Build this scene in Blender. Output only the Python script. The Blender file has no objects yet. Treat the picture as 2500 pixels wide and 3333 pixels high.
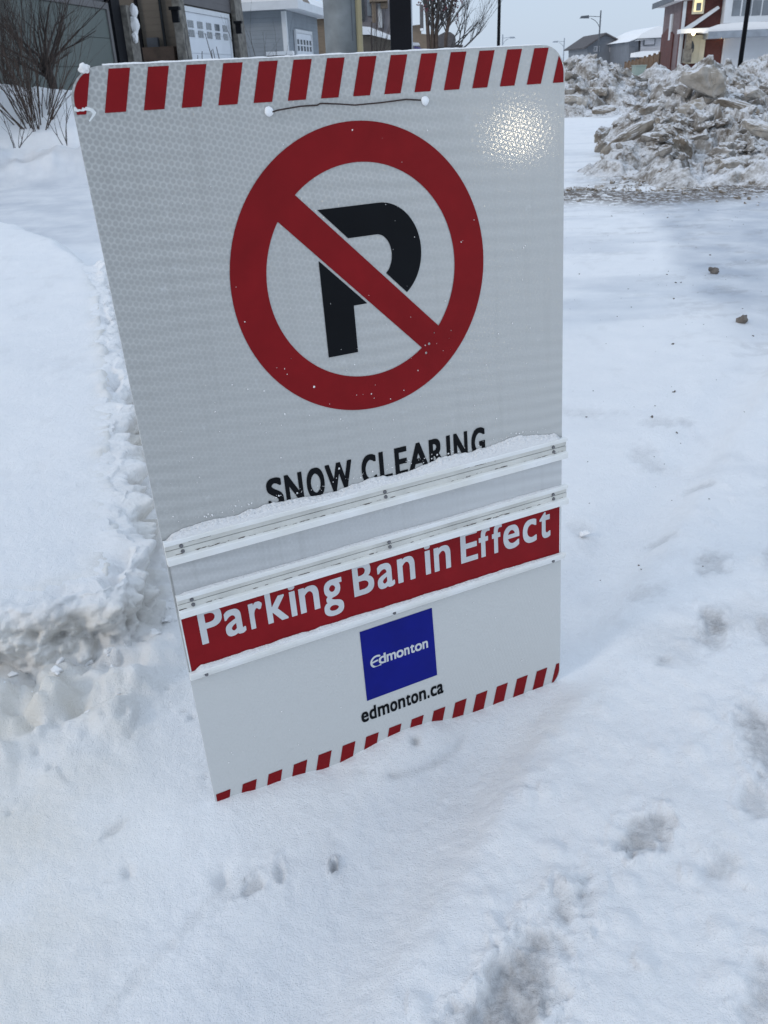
import bpy, bmesh, math, random
import numpy as np
from mathutils import Matrix, Vector, noise as mnoise

sc = bpy.context.scene
COL = sc.collection
PI = math.pi

# ---------------------------------------------------------------- camera, world, light
H = 1.361                                   # eye height above the snow
F = 2770.0                                  # focal length in pixels of the 2500 x 3333 photograph
CX, CY = 1250.0, 1666.5
PITCH, ROLL = math.radians(27.3), math.radians(2.4)
dn = np.array([math.sin(ROLL)*math.cos(PITCH), math.cos(ROLL)*math.cos(PITCH), math.sin(PITCH)])
zc = np.array([0, 0, 1.0]); Yw = zc-(zc@dn)*dn; Yw /= np.linalg.norm(Yw); Zw = -dn; Xw = np.cross(Yw, Zw)
MT = np.stack([Xw, Yw, Zw])                 # camera (x right, y down, z forward) -> world

cam = bpy.data.cameras.new('camera'); cam.sensor_fit = 'VERTICAL'; cam.sensor_height = 36.0; cam.sensor_width = 27.0
cam.lens = 36.0*F/3333.0; cam.clip_start = 0.05; cam.clip_end = 4000
cam.dof.use_dof = True; cam.dof.focus_distance = 1.9; cam.dof.aperture_fstop = 14
co = bpy.data.objects.new('camera', cam); COL.objects.link(co)
R3 = Matrix([list(MT[:, 0]), list(-MT[:, 1]), list(-MT[:, 2])]).transposed()
co.matrix_world = Matrix.Translation((0, 0, H)) @ R3.to_4x4()
sc.camera = co

w = bpy.data.worlds.new('World'); sc.world = w; w.use_nodes = True
nt = w.node_tree; bg = nt.nodes['Background']
sky = nt.nodes.new('ShaderNodeTexSky'); sky.sky_type = 'NISHITA'; sky.sun_disc = False
SUN_EL, SUN_AZ = math.radians(27), math.radians(238)
sky.sun_elevation = SUN_EL; sky.sun_rotation = SUN_AZ; sky.air_density = 1.0; sky.dust_density = 2.0; sky.altitude = 600
mx = nt.nodes.new('ShaderNodeMix'); mx.data_type = 'RGBA'; mx.inputs[0].default_value = 0.86
mx.inputs[7].default_value = (6.05, 7.25, 8.95, 1)        # an even layer of cloud over the sky
nt.links.new(sky.outputs[0], mx.inputs[6])
tcw = nt.nodes.new('ShaderNodeTexCoord'); sxw = nt.nodes.new('ShaderNodeSeparateXYZ'); nt.links.new(tcw.outputs['Generated'], sxw.inputs[0])
mrw = nt.nodes.new('ShaderNodeMapRange'); mrw.inputs[1].default_value = 0; mrw.inputs[2].default_value = 1; mrw.inputs[3].default_value = 1.0; mrw.inputs[4].default_value = 1.55
nt.links.new(sxw.outputs[2], mrw.inputs[0])             # an overcast sky is brighter overhead than at the horizon
vmw = nt.nodes.new('ShaderNodeVectorMath'); vmw.operation = 'SCALE'; nt.links.new(mx.outputs[2], vmw.inputs[0]); nt.links.new(mrw.outputs[0], vmw.inputs['Scale'])
nt.links.new(vmw.outputs[0], bg.inputs[0])
bg.inputs[1].default_value = 0.1

sl = bpy.data.lights.new('sun', 'SUN'); sl.energy = 0.72; sl.angle = math.radians(12); sl.color = (1, .90, .78)
so = bpy.data.objects.new('sun', sl); COL.objects.link(so)
sdir = Vector((math.sin(SUN_AZ)*math.cos(SUN_EL), math.cos(SUN_AZ)*math.cos(SUN_EL), math.sin(SUN_EL)))
so.rotation_euler = sdir.to_track_quat('Z', 'Y').to_euler(); so.location = (0, 0, 30)

sc.view_settings.view_transform = 'Standard'; sc.view_settings.look = 'None'
sc.view_settings.exposure = -0.06; sc.view_settings.gamma = 1.0
try:
    sc.cycles.max_bounces = 6; sc.cycles.diffuse_bounces = 3; sc.cycles.use_denoising = True
except Exception: pass

# ---------------------------------------------------------------- geometry helpers
def ray(px, py): return MT @ np.array([(px-CX)/F, (py-CY)/F, 1.0])
def gp(px, py, z=0.0):
    r = ray(px, py); s = (z-H)/r[2]; return np.array([0, 0, H])+s*r
def at(px, py, d):                          # the point seen at a pixel, d metres ahead
    r = ray(px, py); return np.array([0, 0, H])+r*(d/r[1])
ST = math.radians(8.1)                      # direction of the street
UD = np.array([math.sin(ST), math.cos(ST)]); VD = np.array([math.cos(ST), -math.sin(ST)])
def S(u, v, z): return (u*UD[0]+v*VD[0], u*UD[1]+v*VD[1], z)
def hv(px, py, v0):                         # hit a facade along the street -> (u, z)
    r = ray(px, py); s = v0/(r[0]*VD[0]+r[1]*VD[1]); return s*(r[0]*UD[0]+r[1]*UD[1]), H+s*r[2]
def hu(px, py, u0):                         # hit a facade across the street -> (v, z)
    r = ray(px, py); s = u0/(r[0]*UD[0]+r[1]*UD[1]); return s*(r[0]*VD[0]+r[1]*VD[1]), H+s*r[2]

def _h(ix, iy, seed):
    n = (ix.astype(np.int64)*374761393+iy.astype(np.int64)*668265263+seed*982451653) & 0xFFFFFFFF
    n = ((n ^ (n >> 13))*1274126177) & 0xFFFFFFFF
    return ((n ^ (n >> 16)) & 0xFFFFFF)/float(0xFFFFFF)
def vnoise(x, y, seed=0):                   # value noise in 0..1
    x = np.asarray(x, float); y = np.asarray(y, float)
    ix = np.floor(x); iy = np.floor(y); fx = x-ix; fy = y-iy
    fx = fx*fx*fx*(fx*(fx*6-15)+10); fy = fy*fy*fy*(fy*(fy*6-15)+10)
    a = _h(ix, iy, seed); b = _h(ix+1, iy, seed); c = _h(ix, iy+1, seed); d = _h(ix+1, iy+1, seed)
    return (a*(1-fx)+b*fx)*(1-fy)+(c*(1-fx)+d*fx)*fy
def fbm(x, y, seed=0, o=4, g=.5):           # about -0.5..0.5
    t = np.zeros(np.shape(x)); a = 1.0; k = 0.0
    for i in range(o):
        ca, sa = math.cos(i*1.1), math.sin(i*1.1); f = 2.0**i
        t = t+a*(vnoise((x*ca-y*sa)*f+i*17.3, (x*sa+y*ca)*f-i*9.1, seed+i)-.5); k += a; a *= g
    return t/k
def worley(x, y, seed=0):                   # F1 distance, cell random, second random, offset from the cell point
    ix = np.floor(x); iy = np.floor(y); best = np.full(np.shape(x), 9.0)
    cid = np.zeros(np.shape(x)); c2 = np.zeros(np.shape(x)); ox = np.zeros(np.shape(x)); oy = np.zeros(np.shape(x))
    f2 = np.full(np.shape(x), 9.0)
    for dx in (-1, 0, 1):
        for dy in (-1, 0, 1):
            jx = ix+dx; jy = iy+dy; qx = jx+_h(jx, jy, seed); qy = jy+_h(jx, jy, seed+7)
            d = np.hypot(x-qx, y-qy); m = d < best
            f2 = np.where(m, best, np.minimum(f2, d)); best = np.where(m, d, best)
            cid = np.where(m, _h(jx, jy, seed+13), cid); c2 = np.where(m, _h(jx, jy, seed+29), c2)
            ox = np.where(m, x-qx, ox); oy = np.where(m, y-qy, oy)
    return best, f2, cid, c2, ox, oy
def sstep(a, b, x):
    t = np.clip((x-a)/(b-a), 0, 1); return t*t*(3-2*t)
def poly_sd(x, y, P):                       # signed distance to a polygon, positive inside
    P = np.array(P, float); d = np.full(np.shape(x), 1e9); ins = np.zeros(np.shape(x), bool)
    for i in range(len(P)):
        a = P[i]; b = P[(i+1) % len(P)]; e = b-a; L = e@e+1e-12
        t = np.clip(((x-a[0])*e[0]+(y-a[1])*e[1])/L, 0, 1)
        d = np.minimum(d, np.hypot(x-a[0]-t*e[0], y-a[1]-t*e[1]))
        c = ((a[1] > y) != (b[1] > y)) & (x < (b[0]-a[0])*(y-a[1])/((b[1]-a[1]) if b[1] != a[1] else 1e-12)+a[0])
        ins ^= c
    return np.where(ins, d, -d)

def link(name, me, mat=None, parent=None, smooth=False):
    o = bpy.data.objects.new(name, me); COL.objects.link(o)
    if mat: me.materials.append(mat)
    if parent: o.parent = parent
    if smooth: me.polygons.foreach_set('use_smooth', [True]*len(me.polygons))
    return o
def tag(o, label=None, cat=None, group=None, kind=None):
    if label: o['label'] = label
    if cat: o['category'] = cat
    if group: o['group'] = group
    if kind: o['kind'] = kind
    return o
def empty(name, loc, label, cat, group=None, rz=0.0):
    o = bpy.data.objects.new(name, None); COL.objects.link(o); o.location = loc; o.rotation_euler = (0, 0, rz); o.empty_display_size = .1
    return tag(o, label, cat, group)
def pymesh(name, verts, faces):
    me = bpy.data.meshes.new(name); me.from_pydata([tuple(v) for v in verts], [], faces); me.update(); return me
def gridmesh(name, X, Y, Z, attrs=None):
    n, m = X.shape; me = bpy.data.meshes.new(name)
    v = np.stack([X, Y, Z], -1).reshape(-1, 3).astype(np.float32)
    i = (np.arange(n-1)[:, None]*m+np.arange(m-1)[None, :]).ravel()
    f = np.stack([i, i+1, i+m+1, i+m], 1).astype(np.int32)
    me.vertices.add(len(v)); me.vertices.foreach_set('co', v.ravel())
    me.loops.add(f.size); me.loops.foreach_set('vertex_index', f.ravel())
    me.polygons.add(len(f)); me.polygons.foreach_set('loop_start', np.arange(0, f.size, 4, dtype=np.int32))
    me.update(calc_edges=True)
    for k, a in (attrs or {}).items():
        at_ = me.attributes.new(k, 'FLOAT', 'POINT'); at_.data.foreach_set('value', a.ravel().astype(np.float32))
    return me

class MB:                                   # collects boxes, tubes and polygons into one mesh
    def __init__(s): s.v = []; s.f = []
    def quadbox(s, c):                      # eight corners: bottom 4 ccw, top 4 ccw
        b = len(s.v); s.v += [tuple(p) for p in c]
        s.f += [(b+3, b+2, b+1, b), (b+4, b+5, b+6, b+7)]+[(b+i, b+(i+1) % 4, b+4+(i+1) % 4, b+4+i) for i in range(4)]
        return s
    def box(s, x0, x1, y0, y1, z0, z1):
        return s.quadbox([(x0, y0, z0), (x1, y0, z0), (x1, y1, z0), (x0, y1, z0), (x0, y0, z1), (x1, y0, z1), (x1, y1, z1), (x0, y1, z1)])
    def sbox(s, u0, u1, v0, v1, z0, z1):    # box in street axes
        if u0 > u1: u0, u1 = u1, u0
        if v0 > v1: v0, v1 = v1, v0
        return s.quadbox([S(u0, v0, z0), S(u0, v1, z0), S(u1, v1, z0), S(u1, v0, z0), S(u0, v0, z1), S(u0, v1, z1), S(u1, v1, z1), S(u1, v0, z1)])
    def poly(s, pts):
        b = len(s.v); s.v += [tuple(p) for p in pts]; s.f.append(tuple(range(b, b+len(pts)))); return s
    def prism(s, pts, off):                 # a polygon swept by a vector
        b = len(s.v); n = len(pts); o = np.array(off)
        s.v += [tuple(p) for p in pts]+[tuple(np.array(p)+o) for p in pts]
        s.f += [tuple(range(b+n-1, b-1, -1)), tuple(range(b+n, b+2*n))]+[(b+i, b+(i+1) % n, b+n+(i+1) % n, b+n+i) for i in range(n)]
        return s
    def tube(s, pts, rad, n=8, cap=True):
        pts = [Vector(p) for p in pts]; k = len(pts)
        if not hasattr(rad, '__len__'): rad = [rad]*k
        b = len(s.v); up = Vector((.31, .17, .93)).normalized()
        for i, p in enumerate(pts):
            t = (pts[min(i+1, k-1)]-pts[max(i-1, 0)]).normalized()
            q = up if abs(t.dot(up)) < .95 else Vector((1, 0, 0))
            a = t.cross(q).normalized(); c = t.cross(a)
            for j in range(n):
                th = 2*PI*j/n; s.v.append(tuple(p+(a*math.cos(th)+c*math.sin(th))*rad[i]))
        for i in range(k-1):
            for j in range(n):
                s.f.append((b+i*n+j, b+i*n+(j+1) % n, b+(i+1)*n+(j+1) % n, b+(i+1)*n+j))
        if cap: s.f += [tuple(b+j for j in range(n)), tuple(b+(k-1)*n+j for j in range(n-1, -1, -1))]
        return s
    def build(s, name, mat, parent=None, smooth=False):
        loc = np.zeros(3); q = parent
        while q is not None: loc = loc+np.array(q.location); q = q.parent
        v = [tuple(np.array(p)-loc) for p in s.v] if parent is not None else s.v
        me = pymesh(name, v, s.f)
        bm = bmesh.new(); bm.from_mesh(me); bmesh.ops.recalc_face_normals(bm, faces=bm.faces); bm.to_mesh(me); bm.free()
        return link(name, me, mat, parent, smooth)

# ---------------------------------------------------------------- materials
class NB:
    def __init__(s, name):
        s.m = bpy.data.materials.new(name); s.m.use_nodes = True; s.t = s.m.node_tree; s.p = s.t.nodes['Principled BSDF']
    def n(s, typ, **kw):
        x = s.t.nodes.new(typ)
        for k, v in kw.items(): setattr(x, k, v)
        return x
    def l(s, a, b): s.t.links.new(a, b)
    def math(s, op, a, b=None, clamp=False):
        x = s.n('ShaderNodeMath', operation=op, use_clamp=clamp)
        for i, q in enumerate((a, b)):
            if q is None: continue
            if hasattr(q, 'links'): s.l(q, x.inputs[i])
            else: x.inputs[i].default_value = q
        return x.outputs[0]
    def coord(s, kind='Object', scale=(1, 1, 1), rot=(0, 0, 0)):
        c = s.n('ShaderNodeTexCoord'); m = s.n('ShaderNodeMapping'); m.inputs['Scale'].default_value = scale; m.inputs['Rotation'].default_value = rot
        s.l(c.outputs[kind], m.inputs[0]); return m.outputs[0]
    def noise(s, vec, scale, detail=4, rough=.55):
        x = s.n('ShaderNodeTexNoise'); x.inputs['Scale'].default_value = scale; x.inputs['Detail'].default_value = detail; x.inputs['Roughness'].default_value = rough
        if vec is not None: s.l(vec, x.inputs['Vector'])
        return x.outputs['Fac']
    def ramp(s, fac, stops):
        x = s.n('ShaderNodeValToRGB'); e = x.color_ramp.elements
        while len(e) < len(stops): e.new(.5)
        for q, (p, c) in zip(e, stops): q.position = p; q.color = (c, c, c, 1) if not hasattr(c, '__len__') else (*c, 1)
        s.l(fac, x.inputs[0]); return x.outputs[0]
    def mix(s, fac, a, b):
        x = s.n('ShaderNodeMix', data_type='RGBA')
        for i, q in ((0, fac), (6, a), (7, b)):
            if hasattr(q, 'links'): s.l(q, x.inputs[i])
            else: x.inputs[i].default_value = q if i == 0 else (*q, 1)
        return x.outputs[2]
    def attr(s, name): x = s.n('ShaderNodeAttribute', attribute_name=name); return x.outputs['Fac']
    def bump(s, h, strength=.5, dist=.01):
        b = s.n('ShaderNodeBump'); b.inputs['Strength'].default_value = strength; b.inputs['Distance'].default_value = dist
        s.l(h, b.inputs['Height']); s.l(b.outputs[0], s.p.inputs['Normal'])
    def col(s, c):
        if hasattr(c, 'links'): s.l(c, s.p.inputs['Base Color'])
        else: s.p.inputs['Base Color'].default_value = (*c, 1)
    def rough(s, r, spec=None):
        if hasattr(r, 'links'): s.l(r, s.p.inputs['Roughness'])
        else: s.p.inputs['Roughness'].default_value = r
        if spec is not None: s.p.inputs['Specular IOR Level'].default_value = spec

def plain(name, c, rough=.6, var=.18, scale=6, bump=0, bscale=60, spec=None, metal=0):
    b = NB(name); v = b.coord(); n = b.noise(v, scale, 5)
    b.col(b.mix(b.ramp(n, [(.3, 0.0), (.7, 1.0)]), tuple(q*(1-var) for q in c), tuple(min(1, q*(1+var)) for q in c)))
    b.rough(rough, spec); b.p.inputs['Metallic'].default_value = metal
    if bump: b.bump(b.noise(v, bscale, 4), bump, .02)
    return b.m

SNOWC = (.875, .87, .868)
def snow_ground():
    b = NB('packed snow'); v = b.coord()
    n1 = b.noise(v, 48, 6, .72); n2 = b.noise(v, 7, 4); n3 = b.noise(v, 320, 2)
    base = b.mix(b.ramp(n2, [(.3, 0.0), (.75, 1.0)]), SNOWC, (.83, .83, .835))
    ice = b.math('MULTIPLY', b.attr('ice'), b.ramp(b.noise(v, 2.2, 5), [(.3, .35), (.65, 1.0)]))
    base = b.mix(ice, base, (.45, .48, .53))  # grey ice, also the painted shade of the trough
    dm = b.math('MULTIPLY', b.attr('dirt'), b.ramp(b.noise(v, 55, 6, .75), [(.22, .30), (.72, 1.0)]), True)
    base = b.mix(dm, base, (.29, .28, .278))
    gr = b.math('MULTIPLY', b.attr('grit'), b.ramp(b.noise(v, 14, 6, .7), [(.40, 0.0), (.52, 1.0)]), True)
    base = b.mix(gr, base, (.15, .125, .105))
    wm = b.math('MULTIPLY', b.attr('warm'), b.ramp(b.noise(v, 5, 4), [(.3, .3), (.7, 1.0)]), True)
    base = b.mix(wm, base, (.76, .72, .65))
    b.col(base); b.rough(.72, .25)
    h = b.math('ADD', b.math('MULTIPLY', n1, .8), b.math('MULTIPLY', n3, .35))
    b.bump(h, .9, .011)
    return b.m
def snow_plain(name='fresh snow', scale=120, c=SNOWC):
    b = NB(name); v = b.coord(); n = b.noise(v, scale, 5, .7)
    b.col(b.mix(b.noise(v, 5, 3), c, tuple(q*.93 for q in c))); b.rough(.75, .2); b.bump(n, .6, .006)
    b.p.inputs['Subsurface Weight'].default_value = 0.0
    return b.m
def snow_dirty(name, dark=(.15, .125, .10), mid=(.40, .378, .35), lo=.54, hi=.98, scale=1.0):
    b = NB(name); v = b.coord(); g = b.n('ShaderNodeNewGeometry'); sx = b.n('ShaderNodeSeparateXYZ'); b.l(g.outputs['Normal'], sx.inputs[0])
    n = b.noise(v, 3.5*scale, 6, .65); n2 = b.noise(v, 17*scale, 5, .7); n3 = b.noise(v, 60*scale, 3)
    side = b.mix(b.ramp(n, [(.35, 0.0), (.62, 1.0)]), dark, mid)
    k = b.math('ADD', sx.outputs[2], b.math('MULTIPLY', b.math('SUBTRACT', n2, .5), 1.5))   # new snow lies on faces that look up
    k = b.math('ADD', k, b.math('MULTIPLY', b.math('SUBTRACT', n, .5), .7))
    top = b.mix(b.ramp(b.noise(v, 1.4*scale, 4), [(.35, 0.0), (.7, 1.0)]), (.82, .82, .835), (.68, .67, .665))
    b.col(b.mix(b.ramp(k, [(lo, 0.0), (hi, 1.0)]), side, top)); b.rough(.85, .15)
    b.bump(b.math('ADD', n2, b.math('MULTIPLY', n3, .5)), .7, .05); return b.m

M = {}
M['ground'] = snow_ground()
M['snow'] = snow_plain()
M['flakes'] = snow_plain('loose flakes', 420)
M['roof_snow'] = snow_plain('snow on a roof', 8)
M['pile'] = snow_dirty('dirty plowed snow')
M['slab'] = snow_dirty('dirty ice slab', (.19, .152, .115), (.40, .355, .30), .45, .90, 1.6)
M['pale_slab'] = snow_dirty('pale dirty slab', (.34, .30, .25), (.52, .48, .43), .40, .95, 1.3)
M['stone_lump'] = plain('brown ice lump', (.17, .145, .125), .85, .35, 30, .6, 90)
M['grit'] = plain('grit', (.13, .11, .095), .9, .4, 40)
M['black_metal'] = plain('black painted metal', (.006, .0065, .009), .7, .3, 3, .05, spec=.15)
M['dark_metal'] = plain('dark grey metal', (.075, .085, .10), .5, .2, 2)
M['grey_metal'] = plain('grey metal', (.27, .30, .34), .5, .2, 2)
M['white_trim'] = plain('white trim', (.62, .64, .66), .5, .06, 3)
M['garage_white'] = plain('white garage door', (.66, .69, .73), .5, .05, 1.5)
M['cream'] = plain('cream door paint', (.66, .60, .44), .5, .08, 2)
M['glass'] = plain('dull glass', (.16, .18, .20), .15, .25, 1, spec=.6)
M['dark_glass'] = plain('dark glass', (.028, .032, .036), .12, .3, 1, spec=.6)
M['stone'] = plain('stone pillar', (.165, .152, .132), .85, .55, 5.5, .9, 9)
M['shingle'] = plain('dark shingles', (.085, .078, .08), .9, .3, 6, .5, 20)
M['bark'] = plain('brown bark', (.040, .030, .026), .9, .35, 18, .4, 60)
M['bark_red'] = plain('reddish bark', (.066, .046, .036), .9, .3, 18)
M['bark_grey'] = plain('grey bark', (.085, .078, .076), .9, .3, 14)
M['berry'] = plain('dark red berry', (.11, .022, .030), .5, .4, 9)
M['fence'] = plain('brown fence boards', (.155, .092, .050), .85, .3, 3, .3, 12)
M['fence_dark'] = plain('dark brown fence boards', (.085, .056, .040), .85, .3, 3, .3, 12)
M['box_green'] = plain('pale green painted steel', (.27, .33, .29), .6, .08, 2)
M['violet'] = plain('violet paint', (.07, .05, .26), .6, .2, 3)

def siding(name, c, pitch=.13, rough=.65):
    b = NB(name); v = b.coord('Object'); s = b.n('ShaderNodeSeparateXYZ'); b.l(v, s.inputs[0])
    fr = b.math('FRACT', b.math('DIVIDE', s.outputs[2], pitch))
    n = b.noise(v, 1.2, 5)
    b.col(b.mix(b.ramp(n, [(.3, 0.0), (.7, 1.0)]), tuple(q*.86 for q in c), tuple(q*1.1 for q in c))); b.rough(rough)
    b.bump(b.math('SUBTRACT', 1.0, fr), 1.0, .022); return b.m
def brick(name, c, c2):
    b = NB(name); v = b.coord('Object', rot=(PI/2, 0, ST))
    t = b.n('ShaderNodeTexBrick'); b.l(v, t.inputs['Vector']); t.inputs['Scale'].default_value = 4.2
    t.inputs['Color1'].default_value = (*c, 1); t.inputs['Color2'].default_value = (*c2, 1); t.inputs['Mortar'].default_value = (.16, .11, .10, 1)
    t.inputs['Mortar Size'].default_value = .015
    n = b.noise(b.coord(), .9, 5)
    b.col(b.mix(b.ramp(n, [(.35, 0.0), (.7, .35)]), t.outputs[0], (.05, .018, .016))); b.rough(.85); return b.m
M['siding_grey'] = siding('grey lap siding', (.225, .255, .285), .16)
M['siding_brown'] = siding('brown lap siding', (.118, .099, .078), .18)
M['siding_dark'] = siding('dark taupe siding', (.105, .098, .10), .2)
M['siding_tan'] = siding('tan siding', (.185, .140, .098), .2)
M['siding_far'] = siding('far grey siding', (.165, .18, .205), .25)
M['siding_pale'] = siding('pale siding', (.50, .50, .53), .25)
M['siding_mauve'] = siding('mauve grey siding', (.21, .195, .205), .25)
M['brick'] = brick('red brick', (.125, .030, .024), (.090, .024, .020))
M['brick_side'] = brick('weathered brick', (.215, .165, .17), (.185, .14, .145))
M['olive_door'] = plain('olive grey garage door', (.098, .118, .108), .6, .12, .8)
M['taupe'] = plain('taupe trim', (.13, .125, .125), .6, .12, 1)
M['foundation'] = plain('parged concrete', (.19, .215, .25), .85, .2, 2)

def emis(name, c, s):
    b = NB(name); b.col(c); b.p.inputs['Emission Color'].default_value = (*c, 1); b.p.inputs['Emission Strength'].default_value = s; return b.m
M['lit_pane'] = emis('lit window glass', (1, .84, .46), .75)
M['bulb_warm'] = emis('lamp glass', (1, .80, .42), 9)
M['bulb_orange'] = emis('amber lamp glass', (1, .62, .25), 9)

# sign surfaces
def sheeting(name, c, cells=True):
    b = NB(name); v = b.coord('Object'); s = b.n('ShaderNodeSeparateXYZ'); b.l(v, s.inputs[0])
    x, y = s.outputs[0], s.outputs[1]; per = .0100; k = 2*PI/(per*.866)
    waves = None
    for a in (15, 75, 135):
        q = b.math('ADD', b.math('MULTIPLY', x, k*math.cos(math.radians(a))), b.math('MULTIPLY', y, k*math.sin(math.radians(a))))
        cc = b.math('COSINE', q); waves = cc if waves is None else b.math('ADD', waves, cc)
    cell = b.ramp(b.math('ADD', b.math('MULTIPLY', waves, .2222), .3333), [(.06, 0.0), (.38, 1.0)])   # 0 on the seams, 1 in the cells
    band = b.math('SINE', b.math('ADD', b.math('MULTIPLY', y, 2*PI/.027), b.math('ADD', b.math('MULTIPLY', x, 14.0), b.math('MULTIPLY', b.noise(v, 4, 3), 5.0))))
    fade = b.ramp(b.noise(v, 2.6, 3), [(.35, 0.0), (.65, 1.0)])
    band = b.math('MULTIPLY', band, fade)
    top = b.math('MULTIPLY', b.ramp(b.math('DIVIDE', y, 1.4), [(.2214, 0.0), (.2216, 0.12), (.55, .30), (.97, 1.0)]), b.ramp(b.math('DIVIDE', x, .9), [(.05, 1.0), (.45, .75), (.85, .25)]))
    lowp = b.ramp(b.math('DIVIDE', y, 1.4), [(.2214, 1.0), (.2216, 0.0)])    # the cell pattern is clean above, scuffed below
    wear = b.noise(v, 30, 6, .7)
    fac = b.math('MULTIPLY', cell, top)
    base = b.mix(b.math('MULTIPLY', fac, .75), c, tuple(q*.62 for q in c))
    base = b.mix(b.math('MULTIPLY', b.math('ADD', b.math('MULTIPLY', band, .5), .5), .42), base, tuple(q*.6 for q in c))
    base = b.mix(b.ramp(wear, [(.60, 0.0), (.78, .35)]), base, (.75, .77, .79))
    sv = b.coord('Object', (3.0, 42, 1), (0, 0, .5)); base = b.mix(b.ramp(b.noise(sv, 3.0, 4, .6), [(.70, 0.0), (.76, .30)]), base, (.74, .75, .76))   # scuffs
    dv = b.coord('Object', (30, 1.6, 1)); base = b.mix(b.ramp(b.noise(dv, 1.6, 5, .6), [(.52, 0.0), (.75, .22)]), base, (.26, .26, .25))            # dribbled dirt
    lightr = b.ramp(b.math('DIVIDE', x, .9), [(.0, .0), (.95, 1.0)])  # paler toward the right: the sheet's reflected light put into its colour
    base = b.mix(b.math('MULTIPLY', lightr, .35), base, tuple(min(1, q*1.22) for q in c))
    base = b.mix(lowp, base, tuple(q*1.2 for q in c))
    b.col(base); b.rough(.42, .25); b.p.inputs['Coat Weight'].default_value = .42; b.p.inputs['Coat Roughness'].default_value = .085
    b.bump(b.math('ADD', cell, b.math('MULTIPLY', b.noise(v, 220, 3), .6)), .10, .002)
    bn = b.n('ShaderNodeBump'); bn.inputs['Strength'].default_value = .30; bn.inputs['Distance'].default_value = .0012; b.l(b.math('ADD', cell, b.math('MULTIPLY', b.noise(v, 120, 3), .3)), bn.inputs['Height']); b.l(bn.outputs[0], b.p.inputs['Coat Normal'])
    return b.m
def vinyl(name, c, rough=.38, spec=.35):
    b = NB(name); v = b.coord('Object')
    f = b.ramp(b.noise(v, 160, 3, .6), [(.76, 0.0), (.80, .55)]); g = b.noise(v, 12, 5)
    base = b.mix(b.ramp(g, [(.3, 0.0), (.7, 1.0)]), tuple(q*.9 for q in c), tuple(q*1.12 for q in c))
    b.col(base); b.rough(rough, spec); b.bump(b.noise(v, 300, 3), .06, .001); return b.m
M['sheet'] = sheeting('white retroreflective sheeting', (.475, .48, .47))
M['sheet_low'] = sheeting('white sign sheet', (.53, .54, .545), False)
M['red'] = vinyl('red film', (.205, .0065, .0095), .5, .12)
M['red_panel'] = vinyl('red panel film', (.225, .0075, .0115), .5, .12)
M['blue'] = vinyl('blue film', (.003, .0075, .19), .5, .15)
M['black_film'] = vinyl('black film', (.006, .007, .009), .55, .08)
M['white_film'] = vinyl('white lettering film', (.56, .575, .59))
def rail_mat():
    b = NB('white aluminium rail'); v = b.coord('Object', (14, 160, 60)); n = b.noise(v, 3.0, 6, .7); v2 = b.coord('Object')
    base = b.mix(b.ramp(b.noise(v2, 9, 5), [(.35, 0.0), (.75, 1.0)]), (.80, .81, .81), (.70, .695, .65))
    base = b.mix(b.ramp(n, [(.68, 0.0), (.74, .8)]), base, (.10, .095, .085)); b.col(base); b.rough(.38, .5); return b.m
M['rail'] = rail_mat()
M['rail_web'] = plain('yellowed rail web', (.62, .615, .575), .5, .14, 14)
M['screw'] = plain('dull steel screw', (.16, .16, .17), .5, .3, 200, metal=.3)
M['wire'] = plain('rusty brown wire', (.035, .018, .014), .7, .3, 60)
M['plug'] = plain('white plastic', (.80, .82, .84), .5, .05, 40)
M['bare'] = plain('bare white sheet', (.72, .74, .74), .6, .1, 60)
M['galv'] = plain('galvanised steel', (.18, .195, .20), .6, .34, 7, .1, 12, metal=.15, spec=.3)
M['guard'] = plain('yellowed cable guard', (.40, .34, .20), .6, .15, 3)

# ---------------------------------------------------------------- the ground
SW = .9                                      # width of the sign in metres
SA = np.array([[0.9021078926, -0.0395239267, 0.4296966479], [0.4313579210, 0.0561160634, -0.9004339683], [0.0114758018, 0.9976416423, 0.0676717026]])
SO = np.array([-0.3839326279, 1.3343804717, 0.0])
def sgn(X, Y, Z=0.0): return SO+SA@np.array([X*SW, Y*SW, Z*SW])

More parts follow.
